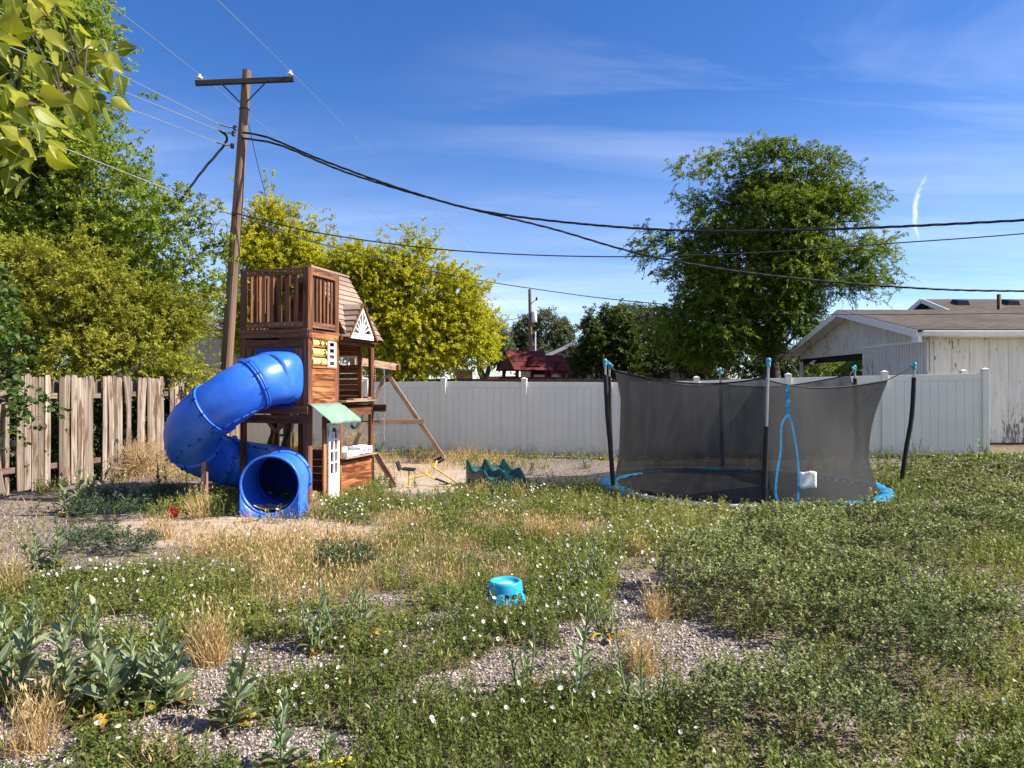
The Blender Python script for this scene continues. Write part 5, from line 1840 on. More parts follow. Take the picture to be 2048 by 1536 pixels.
def limbs(root, base, fork_z, targets, r0, name='trunk', nmain=5, mat=None):
    """trunk with forking limbs that reach the target points"""
    b = MB()
    base = Vector(base)
    fork = Vector((base.x, base.y, fork_z))
    b.tube(smooth_path([base + Vector((0, 0, -.3)), base.lerp(fork, .5) + Vector((r0 * .4, 0, 0)), fork], 4), [r0 * (1.25 - .35 * k / 8) for k in range(9)], 10)
    T = [Vector(p) for p in targets]
    random.shuffle(T)
    mains = T[:nmain]
    mp = []
    for m_ in mains:
        mid = fork.lerp(m_, .45) + Vector((random.gauss(0, .3), random.gauss(0, .3), .35 * abs(m_.z - fork.z) * .4))
        pth = smooth_path([fork - Vector((0, 0, .1)), mid, m_], 7)
        b.tube(pth, [r0 * .62 * (1 - .85 * k / (len(pth) - 1)) for k in range(len(pth))], 7)
        mp.append(pth)
    for q_ in T[nmain:]:
        pth = min(mp, key=lambda P_: min((p - q_).length for p in P_[2:]))
        i = min(range(2, len(pth)), key=lambda k: (pth[k] - q_).length + .25 * k / len(pth) * (pth[-1] - fork).length)
        i = max(1, i - 3)
        s0 = pth[i]
        mid = s0.lerp(q_, .5) + Vector((random.gauss(0, .12), random.gauss(0, .12), .18 * (q_ - s0).length))
        pp = smooth_path([s0, mid, q_], 4)
        b.tube(pp, [max(.010, r0 * .22 * (1 - .9 * k / (len(pp) - 1))) for k in range(len(pp))], 5)
    b.build(name, mat or M['bark'], root)


def pblob(px, py, rpx, rpy, Y, ry=None):
    c = at(px, py, Y)
    s = Y / F
    return (c.x, c.y, c.z, rpx * s, ry if ry is not None else (rpx + rpy) / 2 * s * .9, rpy * s)


TG = 'trees beyond the fences'


def tree(name, label, base, blobs, n, nl, ln_, ll, lw, mat, r0=.18, fork=1.6, gap=.42, gs=.9, droop=.3, upb=.35, nlimb=40, seed=0, cat='tree', group=TG, spread=.8, tpl=T4, shoots=None, clumps=None):
    o = thing(name, label, cat, (base[0], base[1], 0), 0, group)
    off = np.array([base[0], base[1], 0])
    bl = [(b[0] - off[0], b[1] - off[1], *b[2:]) for b in blobs]
    cr_ = None
    if clumps:                       # foliage carried in separate pads on the branches
        C0, CD = blob_pts([(*b_[:3], max(.2, b_[3] - clumps[1] * .45), max(.2, b_[4] - clumps[1] * .45), max(.15, b_[5] - clumps[2] * .6)) for b_ in bl], clumps[0], .0, gs, seed)
        sc_ = rng.uniform(.65, 1.35, len(C0))
        cl_ = np.concatenate([C0, np.stack([clumps[1] * sc_, clumps[1] * sc_, clumps[2] * sc_], 1)], 1)
        w_ = sc_ ** 2
        k_ = rng.choice(len(C0), n, p=w_ / w_.sum())
        dd = rdir(n)
        P = C0[k_] + dd * cl_[k_, 3:6] * (rng.random(n) ** .5)[:, None]
        D = norm(CD[k_] * .8 + dd * .6)
        cr_ = rng.random(len(C0))[k_]
    else:
        P, D = blob_pts(bl, n, gap, gs, seed)
    if shoots:
        P2, D2 = [], []
        w = np.array([b[3] * b[5] for b in bl]) ** .5
        for k in rng.choice(len(bl), shoots[0], p=w / w.sum()):
            d0 = rdir(1)[0] + np.array([0, 0, .25]); d0 /= np.linalg.norm(d0)
            s0 = np.array(bl[k][:3]) + d0 * np.array(bl[k][3:6]) * .85
            L_ = shoots[1] * rng.uniform(.4, 1.2)
            q0 = norm(d0 + rng.normal(0, .35, 3) + np.array([0, 0, shoots[2]]))
            ns_ = max(4, int(L_ / .13))
            tt = np.linspace(0, 1, ns_)
            P2.append(s0 + q0 * (tt * L_)[:, None] - np.array([0, 0, .25 * L_]) * (tt ** 2)[:, None] * (shoots[2] <= .3) + rng.normal(0, .05, (ns_, 3)))
            D2.append(np.tile(q0, (ns_, 1)))
        P = np.concatenate([P] + P2); D = np.concatenate([D] + D2); n = len(P)
    lm = LM()
    rv = np.clip(.5 + .9 * (vnoise(P * .8, seed + 3) - .5) + rng.normal(0, .2, n), 0, 1)
    if cr_ is not None:
        rv[:len(cr_)] = np.clip(.55 * rv[:len(cr_)] + .5 * cr_ - .03, 0, 1)
    sprays(lm, P, D, nl, ln_, ll, lw, droop, 0, upb, rv, spread, tpl)
    lm.build('crown', mat, o)
    if nlimb:
        k = rng.choice(len(P), nlimb, replace=False)
        limbs(o, (0, 0, 0), fork, P[k], r0)
    return o


tree('ash_tree', 'tall bright green leafy tree filling the left edge behind the picket fence', (-12.2, 20.5),
     [pblob(*b) for b in ((80, 40, 110, 150, 19.5), (175, 70, 48, 70, 19.5), (165, 165, 62, 75, 19.5), (60, 260, 150, 140, 19.5), (175, 360, 110, 75, 19.3), (270, 410, 85, 55, 19), (320, 480, 105, 95, 19),
                          (110, 480, 190, 140, 20), (405, 545, 55, 70, 19.5), (250, 600, 170, 100, 20.5), (-90, 300, 200, 300, 20), (430, 610, 30, 60, 20))],
     14500, 22, .42, .115, .42, M['ash'], r0=.30, fork=2.4, gap=.38, nlimb=60, seed=1, shoots=(110, .9, .2), clumps=(340, .95, .70))
tree('olive_shrub', 'yellow green bushy shrub tree leaning over the picket fence beside the pole', (-10.1, 16.0),
     [pblob(*b) for b in ((60, 560, 110, 90, 15.6), (150, 590, 70, 85, 15.2), (225, 620, 100, 80, 15.4), (330, 640, 90, 60, 16), (130, 690, 130, 60, 15), (250, 705, 110, 40, 15.4), (360, 745, 60, 26, 15.6, .7), (40, 660, 100, 100, 15.5),
                          (300, 735, 60, 22, 15.2, .6), (420, 738, 30, 22, 16.0, .5), (235, 545, 22, 40, 15.4), (130, 500, 40, 40, 15.4), (60, 800, 110, 70, 14.6, .6), (170, 800, 110, 70, 14.8, .6), (270, 800, 90, 70, 15.4, .6))],
     7000, 22, .34, .082, .32, M['olive'], r0=.14, fork=1.1, gap=.43, nlimb=50, seed=2, upb=.55, cat='shrub', shoots=(90, .5, .6), clumps=(190, .46, .34))
tree('golden_tree', 'yellow leaved tree right behind the utility pole and lookout tower', (-8.6, 26.0),
     [pblob(*b) for b in ((545, 450, 55, 55, 25), (595, 480, 48, 52, 25), (510, 520, 50, 80, 25), (590, 560, 75, 90, 25), (530, 640, 70, 90, 25.5), (640, 530, 40, 50, 25), (495, 450, 30, 40, 25))],
     5400, 26, .36, .086, .45, M['gold'], r0=.16, fork=2.2, gap=.42, gs=.8, nlimb=60, seed=3, upb=.5, shoots=(60, .8, .5), clumps=(110, .66, .5))
tree('golden_tree', 'broad yellow leaved tree to the right of the play tower, brightest crown', (-4.0, 25.0),
     [pblob(*b) for b in ((690, 545, 65, 60, 24), (760, 560, 75, 65, 24), (835, 515, 48, 48, 24), (830, 600, 90, 80, 24), (905, 590, 55, 70, 24), (935, 660, 52, 65, 24), (930, 715, 58, 38, 24), (720, 650, 120, 90, 24), (850, 690, 100, 65, 23.8), (660, 620, 60, 80, 24.5), (780, 735, 90, 28, 23.8))],
     11500, 26, .36, .086, .45, M['gold'], r0=.2, fork=2.0, gap=.42, gs=.8, nlimb=90, seed=4, upb=.5, shoots=(120, .8, .5), clumps=(240, .66, .5))
tree('elm_tree', 'grey green rounded tree peeking out right of the yellow tree', (-2.2, 58), [pblob(*b) for b in ((985, 690, 35, 42, 58), (1008, 705, 20, 34, 58), (965, 650, 25, 30, 58))],
     1200, 14, .6, .22, .4, M['greygreen'], r0=.3, fork=2, nlimb=16, seed=5)
tree('elm_tree', 'hazy grey green round tree directly behind the distant pole', (2.6, 62), [pblob(*b) for b in ((1060, 668, 32, 34, 62), (1100, 655, 40, 30, 62), (1125, 680, 20, 40, 62), (1085, 700, 55, 35, 62), (1045, 690, 18, 24, 62))],
     2600, 14, .6, .22, .4, M['greygreen'], r0=.35, fork=2, nlimb=24, seed=6)
tree('plum_tree', 'dark pointed tree standing just left of the trampoline poles', (3.6, 31), [pblob(*b) for b in ((1150, 725, 26, 40, 31), (1180, 665, 18, 48, 31), (1195, 700, 45, 60, 31), (1240, 680, 30, 62, 31), (1235, 720, 50, 45, 31), (1212, 650, 14, 34, 31))],
     3000, 16, .36, .13, .42, M['deepgreen'], r0=.16, fork=1.0, gap=.40, nlimb=30, seed=7, upb=.9)
tree('willow_tree', 'soft mid green rounded tree between the dark pointed tree and the big tree', (7.5, 40), [pblob(*b) for b in ((1260, 655, 52, 42, 40), (1310, 665, 45, 50, 40), (1285, 710, 75, 55, 40), (1340, 700, 50, 50, 40))],
     3200, 15, .45, .17, .36, M['greygreen'], r0=.2, fork=1.6, nlimb=24, seed=8)
tree('plum_tree', 'dark green low tree filling the gap below the big tree', (7.4, 33), [pblob(*b) for b in ((1310, 725, 60, 35, 33), (1400, 715, 70, 45, 33), (1480, 725, 80, 38, 33), (1560, 730, 70, 35, 33), (1350, 680, 40, 40, 33), (1660, 735, 60, 22, 35), (1720, 738, 40, 16, 36))],
     3800, 16, .36, .13, .42, M['deepgreen'], r0=.14, fork=.8, gap=.40, nlimb=30, seed=9)
tree('locust_tree', 'big spreading green tree with drooping leaf sprays left of the garage', (10.2, 28.5),
     [pblob(*b) for b in ((1555, 335, 85, 52, 27), (1470, 330, 42, 36, 27), (1400, 350, 45, 48, 27), (1620, 370, 70, 60, 27), (1440, 410, 95, 60, 27), (1550, 430, 130, 80, 27), (1660, 420, 70, 55, 27), (1722, 385, 28, 38, 27), (1735, 440, 50, 36, 27),
                          (1350, 480, 50, 28, 27), (1310, 495, 32, 16, 27), (1430, 500, 90, 50, 27), (1580, 520, 120, 70, 27), (1690, 510, 80, 45, 27), (1745, 500, 38, 20, 27), (1380, 560, 75, 40, 27), (1320, 585, 28, 20, 27), (1480, 590, 110, 55, 27),
                          (1640, 570, 110, 40, 26.5), (1760, 560, 60, 20, 26.5), (1830, 558, 30, 9, 26.5), (1400, 640, 90, 48, 27), (1530, 650, 110, 52, 27.5), (1440, 700, 110, 42, 27.5), (1590, 625, 80, 40, 26.5), (1345, 640, 40, 40, 27), (1680, 600, 50, 22, 26.5))],
     12000, 22, .50, .125, .30, M['locust'], r0=.30, fork=2.6, gap=.45, gs=.62, droop=.55, nlimb=110, seed=10, upb=.45, spread=.6, shoots=(120, .8, .12), clumps=(175, .95, .38))
tree('backyard_shrub', 'bright green shrub seen through the open carport', (13.2, 33), [pblob(*b) for b in ((1650, 730, 45, 24, 33), (1720, 738, 30, 18, 33))], 420, 12, .3, .10, .4, M['ash'], r0=.06, fork=.5, nlimb=10, seed=11, cat='shrub')

tree('added_dark_shrub', 'dark shrub added close behind the picket fence to darken its gaps', (-8.6, 12.0),
     [(LP(k).x - .62, k, .85, .45, .75, .95) for k in (9.6, 10.8, 12.0, 13.2, 14.4, 15.6)], 2600, 14, .24, .085, .42, M['deepgreen'], r0=.05, fork=.4, gap=.34, gs=1.4, nlimb=24, seed=14, cat='shrub')  # foliage added so the fence gaps stay dark
tree('added_dark_shrub', 'dark shrub added to darken the back of the carport', (15.0, 31.5), [(12.6, 31.5, 1.0, 1.0, .8, 1.3), (14.2, 31.8, 1.0, 1.1, .8, 1.3)], 900, 14, .3, .11, .42, M['deepgreen'], r0=.05, fork=.5, gap=.36, nlimb=12, seed=15, cat='shrub')  # foliage added so the carport opening reads dark

# apricot-like tree reaching in from the left, in front of the picket fence
tree('broadleaf_tree', 'dark green branches of a nearby tree reaching in over the fence at the left edge', (-7.0, 8.4),
     [pblob(*b) for b in ((-10, 690, 45, 90, 8.2, .5), (20, 720, 26, 50, 8.2, .3), (25, 790, 34, 42, 8.1, .3), (-10, 800, 50, 50, 8.2, .4), (70, 825, 34, 20, 8.1, .2), (100, 812, 24, 12, 8.1, .15), (85, 850, 16, 16, 8.1, .15), (10, 850, 24, 18, 8.1, .2), (-20, 600, 30, 60, 8.3, .4), (-150, 600, 130, 200, 8.4, .8))],
     620, 9, .16, .062, .72, M['apricot'], r0=.09, fork=.9, gap=.40, gs=2.2, nlimb=40, seed=12, upb=.15, group=None, tpl=TL)

# big near leaves hanging into the top left corner
o = thing('poplar_branch_tree', 'nearby tree branch with large yellow green leaves hanging into the top left corner', 'tree', (-3.1, 1.6, 0))
off = np.array([-3.1, 1.6, 0])
lm = LM(); tw = MB()
tips = []
for (px, py, Y) in ((30, 40, 1.75), (95, 60, 1.9), (60, 130, 1.7), (20, 180, 1.65), (110, 150, 1.85), (150, 120, 1.95), (190, 110, 2.0), (95, 215, 1.75), (50, 250, 1.65), (150, 200, 1.9), (200, 180, 1.95), (30, 290, 1.6), (130, 240, 1.8), (20, 320, 1.6), (75, 20, 1.8), (10, 90, 1.6), (170, 225, 1.9), (190, 195, 1.95), (120, 20, 2.0), (5, 230, 1.6), (60, 300, 1.7)):
    tips.append(at(px - 14, py - 22, Y) - Vector(off))
main = smooth_path([Vector((0, 0, 2.4)), Vector((.9, .1, 2.55)), at(-60, 190, 1.65) - Vector(off), at(120, 190, 1.8) - Vector(off), at(200, 128, 1.95) - Vector(off)], 8)
tw.tube(main, [.011 * (1 - .9 * k / (len(main) - 1)) + .0015 for k in range(len(main))], 7)
for p in tips:
    k = min(range(len(main)), key=lambda i: (main[i] - p).length)
    k = max(0, k - 4)
    tw.tube(smooth_path([main[k], main[k].lerp(p, .5) + Vector((0, 0, .03)), p], 4), [.0034 - .0003 * q for q in range(9)], 5)
tw.tube([Vector((0, 0, -.2)), Vector((0, 0, 1.2)), Vector((0, 0, 2.4)), Vector((-.1, 0, 3.2))], [.10, .085, .07, .05], 10)
tw.build('trunk', M['bark'], o)
TP_ = np.array([list(p) for p in tips])
nlf = 11
P = np.repeat(TP_, nlf, 0) + rng.normal(0, .034, (len(tips) * nlf, 3))
A = norm(rng.normal(0, .6, P.shape) + np.array([.35, -.1, -.55]))
N = norm(rng.normal(0, .6, P.shape) + np.array([.35, -.6, .35]))
L = rng.uniform(.035, .072, len(P))
TPOP = (np.array([(0, 0, 0), (.16, 0, 0), (.45, 0, -.01), (.78, 0, -.04), (1.18, 0, -.16), (.08, .26, .02), (.28, .46, .05), (.55, .40, .05), (.84, .15, .0),
                  (.08, -.26, .02), (.28, -.46, .05), (.55, -.40, .05), (.84, -.15, .0)]),
        [(0, 1, 5), (1, 2, 6, 5), (2, 7, 6), (2, 3, 8, 7), (3, 4, 8), (0, 9, 1), (1, 9, 10, 2), (2, 10, 11), (2, 11, 12, 3), (3, 12, 4)],
        np.array([1.] * 5 + [0.] * 8))
lm.add(TPOP, P, A, N, L, L * rng.uniform(.6, 1.0, len(P)), rng.random(len(P)), 0, .018)
cr = lm.build('crown', M['poplar'], o, smooth=True)
cr.modifiers.new('round', 'SUBSURF').render_levels = 1

# ---------------------------------------------------------------- ground cover
def scatter(y0, y1, dens, maskfn):
    xa, xb = -.72 * y1 - 2.4, .74 * y1 + 3.2
    n = int((y1 - y0) * (xb - xa) * dens)
    x = rng.uniform(xa, xb, n); y = rng.uniform(y0, y1, n)
    ok = (x < .74 * y + 3.0) & (x > -.74 * y - 2.2) & yard(x, y)
    x, y = x[ok], y[ok]
    m_ = maskfn(x, y)
    k = rng.random(len(x)) < m_
    return x[k], y[k]


def clear(x, y):
    """not inside the trampoline, under the slide exit or on the stool"""
    c = ~in_tramp(x, y)
    c &= (x - sx0) ** 2 + ((y - sy0 + .08) / 1.3) ** 2 > .17 ** 2
    c &= ~((np.abs(x + 3.05) < .42) & (y > 9.0) & (y < 10.0))
    return c


PATCH = lambda x, y: np.clip(.06 + 2.9 * (n2d(x, y, 1.25, 31) * .55 + n2d(x, y, 3.6, 32) * .45 - .18), 0, 1)
FLW = [(330, 1170, 250, 70), (820, 1010, 260, 36), (1000, 1000, 150, 30), (1300, 1100, 230, 60), (1180, 1190, 160, 60), (1420, 1080, 150, 50), (640, 1095, 80, 30), (300, 1420, 170, 90), (700, 1330, 300, 60),
       (1050, 1250, 160, 50), (950, 1420, 260, 80), (1450, 920, 220, 14), (1950, 1450, 200, 60), (1500, 1480, 220, 60), (560, 1400, 120, 60), (850, 1290, 150, 30), (1250, 1000, 130, 24), (350, 1240, 190, 40), (1150, 1480, 250, 60), (1100, 1140, 150, 40)]
cover = LM()


def greens(x, y):
    b_ = region(BARE, x, y); d_ = region(DRY, x, y); bu = region(BUSH, x, y)
    m_ = np.clip(1 - 1.06 * b_ - .72 * d_ - .75 * bu, 0, 1) * PATCH(x, y)
    m_ = np.maximum(m_, .025 * (1 - d_))
    nf = sm(.95, .25, 17.35 - .187 * x - y) * sm(.25, .6, n2d(x, y, 1.4, 97))       # strip along the foot of the vinyl fence
    m_ = np.maximum(m_, .8 * nf)
    return m_ * clear(x, y)


nfl = 0
for (ya, yb_, dens, nl, hmin, hmax, ll) in ((2.75, 4.2, 900, 14, .05, .17, .027), (4.2, 6.0, 720, 13, .05, .18, .028), (6.0, 8.5, 430, 12, .06, .19, .033), (8.5, 12, 230, 11, .06, .20, .042), (12, 18.6, 100, 11, .06, .20, .055)):
    x, y = scatter(ya, yb_, dens, greens)
    n = len(x)
    z = gz(x, y)
    h = rng.uniform(hmin, hmax, n) * (.35 + 1.0 * n2d(x, y, .9, 41) + .75 * n2d(x, y, 3.1, 42))
    tilt = rng.normal(0, .34, (n, 2))
    d = norm(np.stack([tilt[:, 0], tilt[:, 1], np.ones(n)], 1))
    t_ = (np.arange(nl) + rng.random((n, nl))) / nl
    O = np.stack([x, y, z], 1)[:, None] + d[:, None] * (t_ * h[:, None])[..., None]
    az = rng.uniform(0, 2 * np.pi, (n, nl))
    A = norm(np.stack([np.cos(az), np.sin(az), rng.uniform(.15, 1.3, (n, nl))], -1))
    N = norm(np.stack([-np.cos(az) * .6, -np.sin(az) * .6, np.ones((n, nl))], -1) + rng.normal(0, .3, (n, nl, 3)))
    L = ll * rng.uniform(.6, 1.35, (n, nl)) * (1.15 - .4 * t_)
    base_c = np.clip(.38 + .8 * (n2d(x, y, .7, 51) - .5) + rng.normal(0, .16, n), 0, 1)
    rr = np.clip(base_c[:, None] + .22 * t_ - .05 + rng.normal(0, .12, (n, nl)), 0, .93)
    rr[rng.random((n, nl)) < .012] = 1.0
    cover.add(T4, O.reshape(-1, 3), A.reshape(-1, 3), N.reshape(-1, 3), L.ravel(), (L * .46).ravel(), rr.ravel(), 0)
    # thin stems
    S = rng.normal(0, 1, (n, 3))
    cover.add(TB, np.stack([x, y, z - .005], 1), d, norm(S), h * 1.05, np.full(n, .0035 + .0004 * ya), np.clip(base_c + .1, 0, 1), 0)
for (ya, yb_, dens, fs_) in ((2.75, 4.5, 60, .022), (4.5, 7, 85, .023), (7, 10, 80, .026), (10, 17, 20, .030)):
    x, y = scatter(ya, yb_, dens, lambda x, y: np.clip(region(FLW, x, y, .7) * .9 + .05, 0, 1) * np.clip(greens(x, y) * 1.4, 0, 1) * np.clip(.2 + 2.2 * (n2d(x, y, 1.9, 61) - .3), 0, 1))
    n = len(x)
    O = np.stack([x, y, gz(x, y) + rng.uniform(.05, .16, n) * (.6 + .8 * n2d(x, y, .9, 41))], 1)
    A = norm(rng.normal(0, .45, (n, 3)) + np.array([.35, -.35, .8]))
    L = fs_ * rng.uniform(.8, 1.2, n)
    cover.add(TF, O, A, rdir(n), L, L * 1.25, rng.random(n), 1)
    nfl += n
# slim green grass stems that stand above the mat in drifts
for (ya, yb_, dens, w) in ((2.75, 4.5, 520, .0028), (4.5, 7.5, 420, .0038), (7.5, 12, 200, .006)):
    x, y = scatter(ya, yb_, dens, lambda x, y: greens(x, y) * sm(.46, .66, n2d(x, y, .8, 91)))
    n = len(x)
    az = rng.uniform(0, 6.28, n); tl_ = np.abs(rng.normal(0, .3, n))
    A = norm(np.stack([np.cos(az) * tl_, np.sin(az) * tl_, np.ones(n)], 1))
    h = rng.uniform(.10, .27, n)
    cover.add(TB, np.stack([x, y, gz(x, y) - .01], 1), A, np.stack([-np.sin(az), np.cos(az), np.full(n, .2)], 1), h, np.full(n, w), np.clip(.72 + rng.normal(0, .13, n), 0, 1), 0)
o = cover.build('bindweed_cover', [M['weed'], M['petal']])
tag(o, 'low green bindweed with small white flowers covering the gravel yard', 'ground cover', kind='stuff')

# clover-like mounded weeds on the right
bush = LM()


def mound(x, y):
    return .04 + .56 * (n2d(x, y, 1.0, 71) * .45 + n2d(x, y, 3.3, 72) * .55)


for (ya, yb_, dens, nl, ll) in ((2.8, 4.5, 1250, 15, .018), (4.5, 6.5, 1000, 15, .021), (6.5, 9, 560, 14, .028), (9, 16, 200, 12, .043)):
    x, y = scatter(ya, yb_, dens, lambda x, y: np.clip(region(BUSH, x, y) * 1.1, 0, 1) * clear(x, y) * np.clip(.50 + 3.4 * (n2d(x, y, 2.2, 73) * .55 + n2d(x, y, 5.0, 74) * .45 - .40), .06, 1))
    n = len(x)
    m_ = region(BUSH, x, y)
    top = mound(x, y) * (.35 + .65 * m_) * (.25 + .75 * sm(9.6, 7.6, y))
    z = gz(x, y) + top * (.35 + .65 * np.sqrt(rng.random(n)))
    d = norm(np.stack([rng.normal(0, .5, n), rng.normal(0, .5, n) - .1, np.ones(n)], 1))
    h = rng.uniform(.05, .11, n)
    t_ = (np.arange(nl) + rng.random((n, nl))) / nl
    O = np.stack([x, y, z], 1)[:, None] + d[:, None] * (t_ * h[:, None])[..., None]
    az = rng.uniform(0, 2 * np.pi, (n, nl))
    A = norm(np.stack([np.cos(az), np.sin(az), rng.uniform(.1, .9, (n, nl))], -1))
    N = norm(np.stack([np.zeros((n, nl)), np.zeros((n, nl)), np.ones((n, nl))], -1) + rng.normal(0, .4, (n, nl, 3)))
    L = ll * rng.uniform(.6, 1.3, (n, nl))
    bc = np.clip(.42 + .7 * (n2d(x, y, .8, 75) - .5) + rng.normal(0, .17, n), 0, 1)
    rr = np.clip(bc[:, None] + .45 * (t_ - .4) + rng.normal(0, .18, (n, nl)), 0, 1)
    bush.add(T4, O.reshape(-1, 3), A.reshape(-1, 3), N.reshape(-1, 3), L.ravel(), (L * .72).ravel(), rr.ravel(), 0)
o = bush.build('clover_mounds', M['bush'])
tag(o, 'dense grey green mounded weeds spreading over the right side of the yard', 'ground cover', kind='stuff')


# dry grass
def blades(lm, x, y, z, h, w, tilt, rnd, mat=0):
    n = len(x)
    az = rng.uniform(0, 2 * np.pi, n)
    tl_ = np.abs(rng.normal(0, tilt, n))
    A = np.stack([np.cos(az) * tl_, np.sin(az) * tl_, np.ones(n)], 1)
    lm.add(TB, np.stack([x, y, z], 1), norm(A), np.stack([-np.sin(az) + rng.normal(0, .5, n), np.cos(az), np.zeros(n) + .1], 1), h, w, rnd, mat)
    # seed heads
    k = rng.random(n) < .55
    tip = np.stack([x, y, z], 1)[k] + norm(A)[k] * (np.asarray(h)[k] * .92)[:, None]
    lm.add(T4, tip, norm(A[k] + rng.normal(0, .35, (k.sum(), 3))), rdir(k.sum()), .045 * np.ones(k.sum()), .010 * np.ones(k.sum()), np.clip(rnd[k] + .2, 0, 1), mat)


drym = LM()
for (ya, yb_, dens, w) in ((2.8, 5, 1100, .0026), (5, 8.8, 1900, .0036), (8.8, 18, 420, .007)):
    x, y = scatter(ya, yb_, dens, lambda x, y: (np.clip(region(DRY, x, y) * .95, 0, 1) * np.clip(.15 + 2.2 * (n2d(x, y, 2.4, 81) - .3), 0, 1) + .05 * (1 - region(BUSH, x, y)) * sm(.35, .7, n2d(x, y, 1.3, 82))) * clear(x, y))
    n = len(x)
    blades(drym, x, y, gz(x, y) - .01, rng.uniform(.08, .24, n), np.full(n, w), .45, np.clip(.5 + rng.normal(0, .22, n), 0, 1))
# litter: broken stalks lying flat
for (ya, yb_, dens, w) in ((2.75, 5, 150, .0026), (5, 9, 110, .0036), (9, 18, 30, .007)):
    x, y = scatter(ya, yb_, dens, lambda x, y: clear(x, y) * (.25 + .75 * n2d(x, y, 1.6, 95)))
    n = len(x); az = rng.uniform(0, 6.28, n)
    drym.add(TB, np.stack([x, y, gz(x, y) + rng.uniform(.004, .03, n)], 1), np.stack([np.cos(az), np.sin(az), rng.normal(.05, .15, n)], 1), np.tile([[0, 0, 1.]], (n, 1)) + rng.normal(0, .3, (n, 3)), rng.uniform(.05, .20, n), np.full(n, w), np.clip(.35 + rng.normal(0, .25, n), 0, 1), 0)
o = drym.build('dry_grass', M['straw'])
tag(o, 'straw coloured dry grass in patches across the yard', 'grass', kind='stuff')
# loose pebbles where the gravel shows
peb = LM()
for (ya, yb_, dens, s0) in ((2.7, 4.2, 2600, .0075), (4.2, 6.5, 900, .010)):
    x, y = scatter(ya, yb_, dens, lambda x, y: np.clip(region(BARE, x, y) * 1.1 - region(SAND, x, y), 0, 1))
    n = len(x)
    s_ = s0 * rng.uniform(.6, 1.6, n)
    peb.add(TI, np.stack([x, y, gz(x, y) + s_ * .25], 1), norm(rng.normal(0, 1, (n, 3)) * np.array([1, 1, .2])), np.tile(np.array([[0, 0, 1.]]), (n, 1)) + rng.normal(0, .2, (n, 3)), s_ * 1.7, s_ * 1.4, rng.random(n), 0, .06)
m, t, out = newmat('pebble')
pbsdf(t, out, t.ramp(t.attr('rnd').outputs['Fac'], [(0, (0.16, 0.135, 0.125)), (.45, (0.36, 0.31, 0.285)), (.8, (0.50, 0.44, 0.405)), (1, (0.62, 0.57, 0.53))]), .85, .2)
tag(peb.build('gravel', m), 'loose pinkish grey gravel between the weeds', 'gravel', kind='stuff')


# ---------------------------------------------------------------- single plants
def lettuce(label, px, py, h, ns=1, seed=0, spread=.12, leaf=.17, dead=True, lean=(0, 0), narrow=False, dense=1.0):
    r_ = random.Random(seed)
    x, y = gnd(px, py)
    o = thing('prickly_lettuce', label, 'weed plant', (x, y, gz1(x, y)), 0, 'tall leafy weeds in the yard')
    st = MB(); lm = LM()
    for s_ in range(ns):
        hh = h * (1 if s_ == 0 else r_.uniform(.55, .95))
        az = r_.uniform(0, 6.28)
        b0 = Vector((math.cos(az), math.sin(az), 0)) * (spread * (0 if ns == 1 else r_.uniform(.3, 1)))
        tip = b0 * 1.5 + Vector((lean[0] + r_.gauss(0, .03), lean[1] + r_.gauss(0, .03), hh))
        pth = smooth_path([b0 * .4 + Vector((0, 0, -.03)), b0 + Vector((r_.gauss(0, .01), r_.gauss(0, .01), hh * .45)), tip], 8)
        st.tube(pth, [.0085 * (1 - .7 * k / 16) for k in range(17)], 7)
        nl = int((9 + hh * 26) * dense)
        O, A, N, L, Wd = [], [], [], [], []
        for k in range(nl):
            f = (k + .3) / nl
            p = pth[min(16, int(f * 16))].lerp(pth[min(16, int(f * 16) + 1)], f * 16 % 1)
            a = k * 2.399 + r_.gauss(0, .35) + az
            up_ang = .35 + .95 * f + r_.gauss(0, .15)
            A.append((math.cos(a) * math.cos(up_ang), math.sin(a) * math.cos(up_ang), math.sin(up_ang)))
            N.append((-math.cos(a) * math.sin(up_ang) + r_.gauss(0, .2), -math.sin(a) * math.sin(up_ang) + r_.gauss(0, .2), math.cos(up_ang) + .15))
            O.append(tuple(p))
            l_ = leaf * (1.12 - .72 * f) * r_.uniform(.8, 1.15)
            L.append(l_); Wd.append(l_ * (.27 if narrow else .36) * r_.uniform(.85, 1.15))
        lm.add(TL, np.array(O), np.array(A), np.array(N), np.array(L), np.array(Wd), np.clip(np.array([r_.gauss(.5, .2) for _ in L]), 0, 1), 0, .018)
    st.build('stem', M['stem'], o)
    lm.build('leaves', M['lettuce'], o, smooth=True)
    if dead:
        dl = LM(); n = 9
        az = rng.uniform(0, 6.28, n)
        A = np.stack([np.cos(az), np.sin(az), rng.uniform(-.05, .3, n)], 1)
        dl.add(TL, np.stack([np.cos(az) * .03, np.sin(az) * .03, np.full(n, .03)], 1), A, np.tile([[0, 0, 1.]], (n, 1)) + rng.normal(0, .3, (n, 3)), rng.uniform(.08, .15, n), rng.uniform(.025, .05, n), rng.random(n), 0, .05)
        dl.build('withered_leaves', M['deadleaf'], o, smooth=True)
    return o


